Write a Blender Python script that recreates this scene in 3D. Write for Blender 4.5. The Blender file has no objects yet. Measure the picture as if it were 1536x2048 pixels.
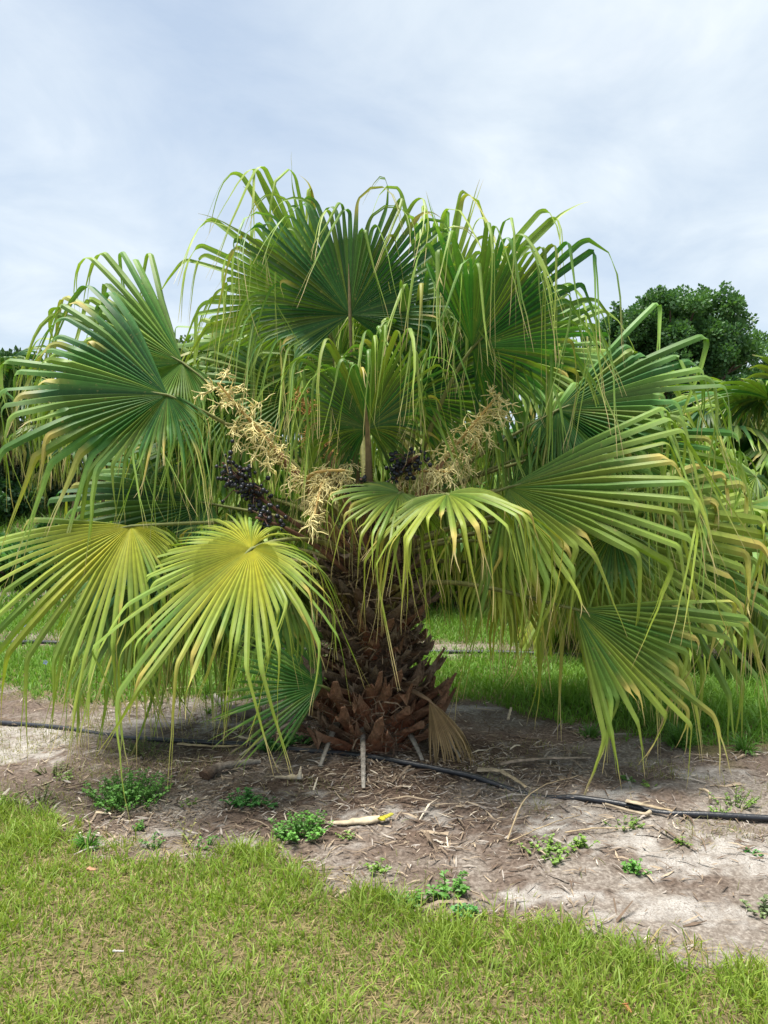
import bpy, math, random
import numpy as np
from mathutils import Matrix, Vector, Euler

R = math.radians
sc = bpy.context.scene
col = sc.collection

# ------------------------------------------------------------------ camera
F_PX, W_PX, H_PX, HORIZON, EYE = 1538.0, 1536.0, 2048.0, 960.0, 1.6
PITCH = math.atan((H_PX / 2 - HORIZON) / F_PX)
cam = bpy.data.cameras.new('camera')
cam_o = bpy.data.objects.new('camera', cam)
col.objects.link(cam_o)
cam_o.location = (0, 0, EYE)
cam_o.rotation_euler = (math.pi / 2 - PITCH, 0, 0)
cam.sensor_fit = 'VERTICAL'
cam.sensor_height = 24.0
cam.lens = 24.0 * F_PX / H_PX
cam.clip_start = 0.05
cam.clip_end = 2000
sc.camera = cam_o

# ------------------------------------------------------------------ sky
SUN_EL, SUN_AZ = R(79), R(-95)          # azimuth measured from +Y (away from the camera) towards +X
wd = bpy.data.worlds.new('World')
sc.world = wd
wd.use_nodes = True
nt = wd.node_tree
for n_ in list(nt.nodes): nt.nodes.remove(n_)
def wn(t, **kw):
    n_ = nt.nodes.new(t)
    for k, v in kw.items(): setattr(n_, k, v)
    return n_
wl = nt.links.new
sky = wn('ShaderNodeTexSky', sky_type='NISHITA', sun_disc=False, sun_elevation=SUN_EL, sun_rotation=SUN_AZ)
sky.air_density = 1.0; sky.dust_density = 1.0; sky.ozone_density = 1.0
tc = wn('ShaderNodeTexCoord')
sep = wn('ShaderNodeSeparateXYZ'); wl(tc.outputs['Generated'], sep.inputs[0])
mx = wn('ShaderNodeMath', operation='MAXIMUM'); wl(sep.outputs['Z'], mx.inputs[0]); mx.inputs[1].default_value = 0.0
ad = wn('ShaderNodeMath', operation='ADD'); wl(mx.outputs[0], ad.inputs[0]); ad.inputs[1].default_value = 0.22
dv = wn('ShaderNodeVectorMath', operation='DIVIDE')
cb = wn('ShaderNodeCombineXYZ')
for i in range(3): wl(ad.outputs[0], cb.inputs[i])
wl(tc.outputs['Generated'], dv.inputs[0]); wl(cb.outputs[0], dv.inputs[1])
mp = wn('ShaderNodeMapping'); wl(dv.outputs[0], mp.inputs[0]); mp.inputs['Scale'].default_value = (1, 1, 0.0)
mp.inputs['Location'].default_value = (1.7, 5.2, 0)
nz1 = wn('ShaderNodeTexNoise'); wl(mp.outputs[0], nz1.inputs['Vector'])
nz1.inputs['Scale'].default_value = 1.15; nz1.inputs['Detail'].default_value = 6; nz1.inputs['Roughness'].default_value = 0.5
nz1.inputs['Distortion'].default_value = 0.35
nz2 = wn('ShaderNodeTexNoise'); wl(mp.outputs[0], nz2.inputs['Vector'])
nz2.inputs['Scale'].default_value = 2.3; nz2.inputs['Detail'].default_value = 8; nz2.inputs['Roughness'].default_value = 0.58; nz2.inputs['Distortion'].default_value = 0.5
rp1 = wn('ShaderNodeValToRGB'); wl(nz1.outputs['Fac'], rp1.inputs[0])      # cover
rp1.color_ramp.elements[0].position = 0.30; rp1.color_ramp.elements[0].color = (.62, .62, .62, 1)
rp1.color_ramp.elements[1].position = 0.62; rp1.color_ramp.elements[1].color = (.96, .96, .96, 1)
rp2 = wn('ShaderNodeValToRGB'); wl(nz2.outputs['Fac'], rp2.inputs[0])      # cloud tone: grey bellies, pale tops
rp2.color_ramp.elements[0].position = 0.33; rp2.color_ramp.elements[0].color = (.305, .355, .41, 1)
rp2.color_ramp.elements[1].position = 0.60; rp2.color_ramp.elements[1].color = (.39, .43, .46, 1)
_e = rp2.color_ramp.elements.new(.72); _e.color = (.445, .475, .49, 1)
sk = wn('ShaderNodeVectorMath', operation='SCALE'); wl(sky.outputs[0], sk.inputs[0]); sk.inputs['Scale'].default_value = 0.075
mixc = wn('ShaderNodeMix', data_type='RGBA')
wl(rp1.outputs[0], mixc.inputs[0]); wl(sk.outputs[0], mixc.inputs[6]); wl(rp2.outputs[0], mixc.inputs[7])
bg = wn('ShaderNodeBackground'); wl(mixc.outputs[2], bg.inputs['Color']); bg.inputs['Strength'].default_value = 1.0
ow = wn('ShaderNodeOutputWorld'); wl(bg.outputs[0], ow.inputs[0])

# ------------------------------------------------------------------ sun
sl = bpy.data.lights.new('sun', 'SUN')
sl.energy = 3.8; sl.angle = R(24); sl.color = (1.0, 0.95, 0.86)
so = bpy.data.objects.new('sun', sl); col.objects.link(so)
sun_dir = Vector((math.sin(SUN_AZ) * math.cos(SUN_EL), math.cos(SUN_AZ) * math.cos(SUN_EL), math.sin(SUN_EL)))
so.rotation_euler = (-sun_dir).to_track_quat('-Z', 'Y').to_euler()
so.location = (0, 0, 30)
sc.view_settings.view_transform = 'Standard'
sc.view_settings.look = 'None'
sc.view_settings.exposure = 1.2
sc.view_settings.gamma = 1.0
sc.cycles.max_bounces = 6; sc.cycles.diffuse_bounces = 3; sc.cycles.transmission_bounces = 3; sc.cycles.glossy_bounces = 2

# ------------------------------------------------------------------ helpers
rng = np.random.default_rng(11)
random.seed(5)
def V3(*a): return np.array(a, float)
def nrm(v):
    v = np.asarray(v, float)
    return v / np.maximum(np.linalg.norm(v, axis=-1, keepdims=True), 1e-9)
def at(px, py, D):
    """world point seen at pixel (px,py) of the 1536x2048 photograph, at distance D along Y"""
    c, s = math.cos(PITCH), math.sin(PITCH)
    u = (H_PX / 2 - py) / F_PX
    d = V3((px - W_PX / 2) / F_PX, c + u * s, -s + u * c)
    return V3(0, 0, EYE) + d * (D / d[1])
def gp(px, py):
    """ground point (z=0) seen at that pixel"""
    c, s = math.cos(PITCH), math.sin(PITCH)
    u = (H_PX / 2 - py) / F_PX
    d = V3((px - W_PX / 2) / F_PX, c + u * s, -s + u * c)
    return V3(0, 0, EYE) + d * (EYE / -d[2])

def mesh(name, V, F, mats=None, colors=None, smooth=True):
    V = np.asarray(V, np.float32).reshape(-1, 3); F = np.asarray(F, np.int32)
    k = F.shape[1]
    me = bpy.data.meshes.new(name)
    me.vertices.add(len(V)); me.vertices.foreach_set('co', V.ravel())
    me.loops.add(F.size); me.loops.foreach_set('vertex_index', F.ravel())
    me.polygons.add(len(F)); me.polygons.foreach_set('loop_start', np.arange(0, F.size, k, dtype=np.int32))
    if colors is not None:
        a = me.color_attributes.new('tint', 'FLOAT_COLOR', 'POINT')
        c = np.ones((len(V), 4), np.float32); c[:, :3] = np.asarray(colors, np.float32).reshape(-1, 3)
        a.data.foreach_set('color', c.ravel())
    me.update(calc_edges=True)
    me.polygons.foreach_set('use_smooth', np.full(len(F), smooth))
    if mats: me.materials.append(mats)
    return me
def link(name, me, parent=None, M=None):
    o = bpy.data.objects.new(name, me); col.objects.link(o)
    if parent: o.parent = parent
    if M is not None: o.matrix_basis = M
    return o
def tag(o, label=None, cat=None, group=None, kind=None):
    if label: o['label'] = label
    if cat: o['category'] = cat
    if group: o['group'] = group
    if kind: o['kind'] = kind
    return o
def empty(name, loc, label, cat, group=None):
    o = bpy.data.objects.new(name, None); col.objects.link(o)
    o.location = [float(x) for x in loc]; o.empty_display_size = 0.1
    return tag(o, label, cat, group)
def copy_tree(o, parent=None):
    c = o.copy(); col.objects.link(c)
    if parent: c.parent = parent
    for ch in o.children: copy_tree(ch, c)
    return c

class MB:
    """collects quads (triangles as quads with a doubled corner are avoided: everything is split in triangles)"""
    def __init__(s): s.V = []; s.F = []; s.C = []; s.n = 0
    def add(s, V, F, C):
        V = np.asarray(V, float).reshape(-1, 3); F = np.asarray(F, int)
        if F.shape[1] == 4: F = np.concatenate([F[:, [0, 1, 2]], F[:, [0, 2, 3]]])
        s.V.append(V); s.F.append(F + s.n)
        C = np.asarray(C, float)
        s.C.append(np.broadcast_to(C, V.shape) if C.ndim == 1 else C.reshape(-1, 3)); s.n += len(V)
    def tube(s, pts, rad, C, k=6, flat=1.0, up=(0, 0, 1), cap=True):
        pts = np.asarray(pts, float); m = len(pts)
        rad = np.broadcast_to(np.asarray(rad, float), (m,))
        T = nrm(np.gradient(pts, axis=0)); up = np.asarray(up, float)
        B = np.cross(T, up); bad = np.linalg.norm(B, axis=1) < 1e-3
        B[bad] = np.cross(T[bad], V3(0.3, 1, 0.1)); B = nrm(B); N = np.cross(B, T)
        a = np.linspace(0, 2 * math.pi, k, endpoint=False)
        P = pts[:, None] + rad[:, None, None] * (np.cos(a)[None, :, None] * B[:, None] + flat * np.sin(a)[None, :, None] * N[:, None])
        i = np.arange(m - 1)[:, None] * k; j = np.arange(k)[None]; j2 = (j + 1) % k
        Fq = np.stack([i + j, i + j2, i + k + j2, i + k + j], -1).reshape(-1, 4)
        Cc = np.asarray(C, float)
        if Cc.ndim == 2: Cc = np.repeat(Cc, k, axis=0)
        s.add(P, Fq, Cc)
        if cap:
            for r_ in (0, m - 1):
                c_ = Cc if Cc.ndim == 1 else Cc[r_ * k]
                s.add(np.concatenate([P[r_], pts[r_][None]]), [[q, (q + 1) % k, k] for q in range(k)], c_)
    def me(s, name, mat, smooth=True):
        return mesh(name, np.concatenate(s.V), np.concatenate(s.F), mat, np.concatenate(s.C), smooth)

def bez(a, b, c, d, n):
    t = np.linspace(0, 1, n)[:, None]
    return (1-t)**3*a + 3*(1-t)**2*t*b + 3*(1-t)*t*t*c + t**3*d

def vnoise(x, y, seed=0):
    xi = np.floor(x).astype(np.int64); yi = np.floor(y).astype(np.int64)
    fx = x - xi; fy = y - yi; fx = fx*fx*(3-2*fx); fy = fy*fy*(3-2*fy)
    def h(a, b):
        v = (a * 374761393 + b * 668265263 + seed * 1442695041) & 0xffffffff
        v = ((v ^ (v >> 13)) * 1274126177) & 0xffffffff
        return ((v ^ (v >> 16)) & 0xffff) / 65535.0
    return (h(xi, yi)*(1-fx) + h(xi+1, yi)*fx)*(1-fy) + (h(xi, yi+1)*(1-fx) + h(xi+1, yi+1)*fx)*fy
def fbm(x, y, seed=0, o=4):
    r_ = 0; a = 0.5
    for i in range(o): r_ = r_ + a * vnoise(x * 2**i, y * 2**i, seed + i * 7); a *= 0.5
    return r_ / (1 - 0.5**o)
def sstep(a, b, x):
    t = np.clip((x - a) / (b - a), 0, 1); return t * t * (3 - 2 * t)

# ------------------------------------------------------------------ materials
def tint_mat(name, rough=0.5, spec=0.4, transl=0.0, nscale=0, namp=0.0, bump=0.0, bscale=60, transl_tint=(1, 1, 1), spots=0):
    m = bpy.data.materials.new(name); m.use_nodes = True
    t = m.node_tree; b = t.nodes['Principled BSDF']; out = t.nodes['Material Output']
    at_ = t.nodes.new('ShaderNodeAttribute'); at_.attribute_name = 'tint'
    c_out = at_.outputs['Color']
    tcn = t.nodes.new('ShaderNodeTexCoord')
    if namp:
        nz = t.nodes.new('ShaderNodeTexNoise'); t.links.new(tcn.outputs['Object'], nz.inputs['Vector'])
        nz.inputs['Scale'].default_value = nscale; nz.inputs['Detail'].default_value = 4
        mr = t.nodes.new('ShaderNodeMapRange'); t.links.new(nz.outputs['Fac'], mr.inputs[0])
        mr.inputs[1].default_value = 0.3; mr.inputs[2].default_value = 0.7
        mr.inputs[3].default_value = 1 - namp; mr.inputs[4].default_value = 1 + namp
        vm = t.nodes.new('ShaderNodeVectorMath'); vm.operation = 'SCALE'
        t.links.new(c_out, vm.inputs[0]); t.links.new(mr.outputs[0], vm.inputs['Scale'])
        c_out = vm.outputs[0]
    if spots:
        ns = t.nodes.new('ShaderNodeTexNoise'); t.links.new(tcn.outputs['Object'], ns.inputs['Vector'])
        ns.inputs['Scale'].default_value = spots; ns.inputs['Detail'].default_value = 3
        mr2 = t.nodes.new('ShaderNodeMapRange'); t.links.new(ns.outputs['Fac'], mr2.inputs[0])
        mr2.inputs[1].default_value = .64; mr2.inputs[2].default_value = .74; mr2.inputs[3].default_value = 0; mr2.inputs[4].default_value = .55
        mm = t.nodes.new('ShaderNodeMix'); mm.data_type = 'RGBA'; t.links.new(mr2.outputs[0], mm.inputs[0]); t.links.new(c_out, mm.inputs[6]); mm.inputs[7].default_value = (.30, .24, .09, 1)
        c_out = mm.outputs[2]
    t.links.new(c_out, b.inputs['Base Color'])
    b.inputs['Roughness'].default_value = rough
    b.inputs['Specular IOR Level'].default_value = spec
    if bump:
        n2 = t.nodes.new('ShaderNodeTexNoise'); t.links.new(tcn.outputs['Object'], n2.inputs['Vector'])
        n2.inputs['Scale'].default_value = bscale; n2.inputs['Detail'].default_value = 5
        bp = t.nodes.new('ShaderNodeBump'); bp.inputs['Strength'].default_value = bump; bp.inputs['Distance'].default_value = 0.02
        t.links.new(n2.outputs['Fac'], bp.inputs['Height']); t.links.new(bp.outputs[0], b.inputs['Normal'])
    if transl:
        tr = t.nodes.new('ShaderNodeBsdfTranslucent')
        vt = t.nodes.new('ShaderNodeVectorMath'); vt.operation = 'MULTIPLY'
        t.links.new(c_out, vt.inputs[0]); vt.inputs[1].default_value = transl_tint
        t.links.new(vt.outputs[0], tr.inputs['Color'])
        ms = t.nodes.new('ShaderNodeMixShader'); ms.inputs[0].default_value = transl
        t.links.new(b.outputs[0], ms.inputs[1]); t.links.new(tr.outputs[0], ms.inputs[2])
        t.links.new(ms.outputs[0], out.inputs['Surface'])
    return m
M_FROND = tint_mat('palm_leaf', 0.52, 0.38, 0.24, 30, 0.10, 0.0, 60, (1.2, 1.45, 0.5), 45)
M_LEAF = tint_mat('tree_leaf', 0.5, 0.35, 0.28, 3, 0.15, 0, 60, (1.4, 1.4, 0.6))
M_GRASS = tint_mat('grass_blade', 0.5, 0.3, 0.34, 2.0, 0.15, 0, 60, (1.3, 1.3, 0.6))
M_WOODY = tint_mat('fibrous_bark', 0.85, 0.2, 0, 40, 0.35, 0.6, 90)
M_DRY = tint_mat('dry_litter', 0.8, 0.2, 0.1, 30, 0.25, 0, 60)
M_PETIOLE = tint_mat('petiole_skin', 0.65, 0.25, 0, 30, 0.2, 0.1, 60)
M_FLOWER = tint_mat('flower_branch', 0.6, 0.3, 0.15, 30, 0.15)
M_FRUIT = tint_mat('berry_skin', 0.38, 0.45, 0, 60, 0.3)
M_PIPE = tint_mat('black_poly_pipe', 0.4, 0.5, 0, 25, 0.35, 0.15, 40)

# ------------------------------------------------------------------ ground
def curve_fn(pts):
    """pixel polyline on the ground -> function far(y) of world x"""
    g = np.array([gp(*p)[:2] for p in pts]); o = np.argsort(g[:, 0]); g = g[o]
    return lambda x: np.interp(x, g[:, 0], g[:, 1])
near_edge = curve_fn([(-500, 1560), (0, 1605), (170, 1672), (330, 1705), (540, 1705), (680, 1765), (760, 1815), (900, 1838), (1150, 1858), (1300, 1900), (1536, 1925), (2100, 1960)])
far_edge = curve_fn([(-900, 1360), (0, 1368), (200, 1398), (350, 1384), (480, 1385), (700, 1388), (860, 1388), (1010, 1408), (1250, 1470), (1400, 1488), (1536, 1500), (2300, 1530)])
def bed_mask(x, y):
    w = (fbm(x*3.1, y*3.1, 3) - 0.5) * 0.36 + (fbm(x*12, y*12, 5) - 0.5) * 0.30
    m1 = sstep(-0.05, 0.09, y - near_edge(x) + w) * sstep(-0.12, 0.2, far_edge(x) - y + w * 1.6)
    c2 = 7.35 - 0.10 * x; m2 = 0.85 * sstep(0.55, 0.2, np.abs(y - c2) + w * 1.5)
    c3 = 10.2 - 0.10 * x; m3 = 0.8 * sstep(0.6, 0.25, np.abs(y - c3) + w * 1.5)
    c4 = 13.2 - 0.10 * x; m4 = 0.7 * sstep(0.6, 0.25, np.abs(y - c4) + w * 1.5)
    return np.maximum(np.maximum(m1, m2), np.maximum(m3, m4))
SAND = [(805, 1628, .22, .10), (605, 1597, .20, .09), (1090, 1598, .14, .06), (1385, 1715, .5, .16), (1500, 1690, .4, .16), (60, 1462, .5, .22), (1440, 1815, .5, .09),
        (1120, 1655, .35, .08), (1370, 1538, .22, .09), (1260, 1582, .2, .12), (1150, 1640, .30, .10), (420, 1400, .5, .10), (380, 1440, .55, .18),
        (340, 1660, .15, .05), (240, 1680, .16, .05), (1300, 1830, .4, .05), (30, 1500, .4, .2), (1250, 1680, .3, .1), (920, 1420, .3, .1), (450, 1680, .14, .04), (1100, 1790, .35, .05)]
_S = [(gp(a, b)[:2], c, d) for a, b, c, d in SAND]
def sand_mask(x, y):
    r_ = np.zeros_like(x)
    w = fbm(x*7, y*9, 21)
    for (g, a, b) in _S:
        q = ((x - g[0]) / a)**2 + ((y - g[1]) / b)**2
        r_ = np.maximum(r_, np.exp(-q * 0.8))
    r_ = sstep(0.30, 0.85, r_ * 0.8 + (w - 0.5) * 1.2 + (fbm(x*26, y*30, 23) - .5) * 1.1)
    return r_ * sstep(0.3, 0.7, fbm(x*2.2+4, y*2.2, 33) + 0.35)
def zground(x, y):
    b = bed_mask(x, y)
    d = np.hypot(x + 0.085, y - 4.65)
    z = 0.05 * np.exp(-(d / 0.75)**2) + (fbm(x*1.3, y*1.3, 2) - 0.5) * 0.05 * sstep(0, 1, b + .3) + (fbm(x*9, y*9, 9) - 0.5) * 0.022 * b
    z = z + (fbm(x*38, y*38, 13, 2) - 0.5) * 0.012 * b * sstep(9, 5, y)
    # the vine-grown bank rising far on the left
    z = z + 1.5 * sstep(13, 24, y) * sstep(-3.5, -9, x)
    return z - 0.012
def grid(xs, ys):
    X, Y = np.meshgrid(xs, ys)
    nx, ny = len(xs), len(ys)
    i = np.arange(ny - 1)[:, None] * nx + np.arange(nx - 1)[None]
    return X, Y, np.stack([i, i + 1, i + nx + 1, i + nx], -1).reshape(-1, 4)
def ax(lo, hi, st, far, gr=1.18):
    a = list(np.arange(lo, hi, st)); s_ = st
    while a[-1] < far: s_ = min(s_ * gr, 60); a.append(a[-1] + s_)
    return a
xp = ax(0, 3.2, 0.024, 700); xs = np.array([-v for v in xp[:0:-1]] + xp)
ys = np.array([-v + 1.8 for v in ax(0, 0.1, 0.05, 60)[:0:-1]] + ax(1.8, 7.6, 0.024, 900))
X, Y, GF = grid(xs, ys)
Z = zground(X, Y)
b_ = bed_mask(X, Y); s_ = sand_mask(X, Y) * b_
dk = fbm(X*1.7, Y*2.3, 41)
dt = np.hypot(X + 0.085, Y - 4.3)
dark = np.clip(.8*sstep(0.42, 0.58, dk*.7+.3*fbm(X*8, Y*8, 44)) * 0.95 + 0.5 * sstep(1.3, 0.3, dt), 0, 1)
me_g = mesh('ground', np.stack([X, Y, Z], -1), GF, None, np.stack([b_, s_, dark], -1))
mg = bpy.data.materials.new('ground_soil'); mg.use_nodes = True
t = mg.node_tree; B = t.nodes['Principled BSDF']; L = t.links.new
def gn(ty, **kw):
    n_ = t.nodes.new(ty)
    for k, v in kw.items(): setattr(n_, k, v)
    return n_
att = gn('ShaderNodeAttribute'); att.attribute_name = 'tint'
sp = gn('ShaderNodeSeparateColor'); L(att.outputs['Color'], sp.inputs[0])
tcg = gn('ShaderNodeTexCoord')
def noise(scale, det=5, ro=.6):
    n_ = gn('ShaderNodeTexNoise'); L(tcg.outputs['Object'], n_.inputs['Vector'])
    n_.inputs['Scale'].default_value = scale; n_.inputs['Detail'].default_value = det; n_.inputs['Roughness'].default_value = ro
    return n_
def ramp(src, p0, c0, p1, c1, mid=None):
    r_ = gn('ShaderNodeValToRGB'); L(src, r_.inputs[0])
    e = r_.color_ramp.elements
    e[0].position = p0; e[0].color = (*c0, 1); e[1].position = p1; e[1].color = (*c1, 1)
    if mid: m_ = e.new(mid[0]); m_.color = (*mid[1], 1)
    return r_.outputs[0]
def mixn(f, a, b):
    m_ = gn('ShaderNodeMix', data_type='RGBA'); L(f, m_.inputs[0]); L(a, m_.inputs[6]); L(b, m_.inputs[7]); return m_.outputs[2]
n_f = noise(55, 6, .7); n_m = noise(9, 5); n_s = noise(140, 3, .7)
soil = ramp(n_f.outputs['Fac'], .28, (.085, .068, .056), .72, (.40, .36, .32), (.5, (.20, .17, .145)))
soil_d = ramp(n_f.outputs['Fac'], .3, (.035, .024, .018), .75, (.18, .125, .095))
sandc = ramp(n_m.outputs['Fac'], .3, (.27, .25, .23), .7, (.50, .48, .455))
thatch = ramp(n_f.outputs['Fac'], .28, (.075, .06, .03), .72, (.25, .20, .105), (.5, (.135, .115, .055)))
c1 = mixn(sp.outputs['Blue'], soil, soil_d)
sandn = mixn(ramp(n_s.outputs['Fac'], .36, (.1, .1, .1), .62, (1, 1, 1)), soil, sandc)
c2 = mixn(sp.outputs['Green'], c1, sandn)
c3 = mixn(sp.outputs['Red'], thatch, c2)
L(c3, B.inputs['Base Color']); B.inputs['Roughness'].default_value = .95; B.inputs['Specular IOR Level'].default_value = .15
bp = gn('ShaderNodeBump'); bp.inputs['Strength'].default_value = .7; bp.inputs['Distance'].default_value = .02
L(n_f.outputs['Fac'], bp.inputs['Height']); L(bp.outputs[0], B.inputs['Normal'])
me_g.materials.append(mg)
g_o = tag(link('ground', me_g), 'bare mulched sandy soil with grass around the palm', None, None, 'structure')

# ------------------------------------------------------------------ grass
def blades(P, h, w, lean, az, colA, colB, bend=0.5):
    n = len(P)
    d = np.stack([np.cos(az), np.sin(az), 0*az], -1); sd = np.stack([-np.sin(az), np.cos(az), 0*az], -1)
    tw = rng.uniform(0, 6.28, n); sd = sd * np.cos(tw)[:, None] + d * np.sin(tw)[:, None]
    up = V3(0, 0, 1)
    l1 = lean[:, None]; hh = h[:, None]; ww = w[:, None]
    m_ = P + hh * .55 * (up * np.cos(l1) + d * np.sin(l1))
    l2 = np.minimum(l1 + bend * rng.uniform(.4, 1.6, (n, 1)), 2.2)
    tp = m_ + hh * .5 * (up * np.cos(l2) + d * np.sin(l2))
    Vv = np.stack([P - sd*ww*.45, P + sd*ww*.45, m_ - sd*ww*.5, m_ + sd*ww*.5, tp], 1)
    Ff = (np.arange(n)[:, None, None] * 5 + np.array([[0, 1, 3], [0, 3, 2], [2, 3, 4]])[None]).reshape(-1, 3)
    C = np.stack([colA, colA, (colA+colB)/2, (colA+colB)/2, colB], 1)
    return Vv.reshape(-1, 3), Ff, C.reshape(-1, 3)
def mixcol(a, b, f): return np.asarray(a)[None] * (1 - f[:, None]) + np.asarray(b)[None] * f[:, None]

def frustum_pts(n, y0, y1, marg=0.25):
    y = np.sqrt(rng.uniform(y0**2, y1**2, n)); x = rng.uniform(-1, 1, n) * (y * 768 / F_PX + marg)
    return x, y
# near lawn
x, y = frustum_pts(190000, 1.95, 4.4)
b = bed_mask(x, y); patch = fbm(x*5, y*5, 51) ; p2 = fbm(x*20, y*20, 52)
keep = (y < near_edge(x) + 0.12) & (rng.random(len(x)) < (1-b)**1.5 * (0.36 + 0.64*sstep(.38, .62, patch*.4+p2*.6)))
x, y, patch = x[keep], y[keep], patch[keep]; n = len(x)
edge = sstep(.5, .0, near_edge(x) - y)
hgt = rng.gamma(5, .0098, n) * (0.75 + .55*edge)* (.6+.8*patch)
hgt = np.clip(hgt, .014, .13)
f = np.clip(rng.random(n)*.75 + (patch-.5)*.8, 0, 1)
cA = mixcol((.15, .21, .035), (.24, .29, .06), rng.random(n)); cB = mixcol((.17, .33, .03), (.37, .46, .09), f)
dry = rng.random(n) < .09 + .12*sstep(.5, .35, patch)
cA[dry] = (.33, .27, .12); cB[dry] = mixcol((.42, .34, .16), (.30, .27, .10), rng.random(dry.sum()))
Z0 = zground(x, y)
lean = np.abs(rng.normal(.45, .32, n)); lean[dry] = rng.uniform(.9, 1.5, dry.sum())
A = blades(np.stack([x, y, Z0-.004], -1), hgt, rng.uniform(.0028, .0062, n), lean, rng.uniform(0, 6.28, n), cA, cB)
# flat dry thatch between the blades
x, y = frustum_pts(26000, 1.95, 4.3); k_ = (y < near_edge(x) + .1) & (rng.random(len(x)) < .8); x, y = x[k_], y[k_]; n = len(x)
cT = mixcol((.40, .32, .17), (.22, .17, .085), rng.random(n))
A2 = blades(np.stack([x, y, zground(x, y)+.006], -1), rng.uniform(.03, .09, n), rng.uniform(.002, .004, n), rng.uniform(1.35, 1.6, n), rng.uniform(0, 6.28, n), cT, cT*.9, .1)
mb = MB(); mb.add(*A); mb.add(*A2)
tag(link('lawn_grass', mb.me('lawn_grass', M_GRASS)), 'short yellow green mown lawn grass in front of the bare bed', 'grass', None, 'stuff')
# sparse seedlings/grass in the bed
x, y = frustum_pts(70000, 2.6, 6.5); b = bed_mask(x, y); q = fbm(x*2.6, y*2.6, 77)
keep = (b > .5) & (rng.random(len(x)) < .70*sstep(.53, .70, q + .10*sstep(-.6, -1.6, x)) + .014) & (np.hypot(x+.085, y-4.65) > .7); x, y = x[keep], y[keep]; n = len(x)
A = blades(np.stack([x, y, zground(x, y)-.003], -1), rng.gamma(4, .0085, n), rng.uniform(.002, .0045, n), np.abs(rng.normal(.6, .4, n)), rng.uniform(0, 6.28, n),
           mixcol((.16, .19, .07), (.30, .25, .13), rng.random(n)), mixcol((.16, .26, .06), (.42, .35, .2), rng.random(n)**.7))
mb = MB(); mb.add(*A)
tag(link('bed_grass', mb.me('bed_grass', M_GRASS)), 'sparse thin weedy grass scattered over the bare bed', 'grass', None, 'stuff')
# meadow strip behind the bed and further rows
x, y = frustum_pts(150000, 4.6, 9.2, .5)
b = bed_mask(x, y); keep = (y > far_edge(x) - .18) & (rng.random(len(x)) < (1-b)**1.3 * .95 + .04); x, y = x[keep], y[keep]; n = len(x)
pt = fbm(x*2.2, y*2.2, 61); e = sstep(0, .5, y - far_edge(x))
hgt = rng.gamma(7, .017, n) * (.45 + .55*e) * (.55 + .9*pt) * (1 - .45*sstep(5.4, 6.4, y))
cA = mixcol((.075, .17, .022), (.13, .26, .04), rng.random(n)); cB = mixcol((.13, .30, .035), (.27, .42, .08), np.clip(pt*1.2-.2 + rng.normal(0, .2, n), 0, 1))
A = blades(np.stack([x, y, zground(x, y)-.004], -1), hgt, rng.uniform(.005, .009, n), np.abs(rng.normal(.35, .3, n)), rng.uniform(0, 6.28, n), cA, cB, .6)
x, y = frustum_pts(90000, 9.0, 26, 1.0)
b = bed_mask(x, y); keep = rng.random(len(x)) < (1-b)**1.2; x, y = x[keep], y[keep]; n = len(x); pt = fbm(x*1.2, y*1.2, 61)
A2 = blades(np.stack([x, y, zground(x, y)-.004], -1), rng.gamma(7, .025, n)*(.6+.8*pt), rng.uniform(.012, .03, n), np.abs(rng.normal(.35, .3, n)), rng.uniform(0, 6.28, n),
            mixcol((.055, .12, .018), (.09, .18, .03), rng.random(n)), mixcol((.10, .25, .03), (.20, .33, .06), rng.random(n)), .6)
mb = MB(); mb.add(*A); mb.add(*A2)
tag(link('meadow_grass', mb.me('meadow_grass', M_GRASS)), 'lush bright green uncut grass between the planting rows', 'grass', None, 'stuff')

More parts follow.
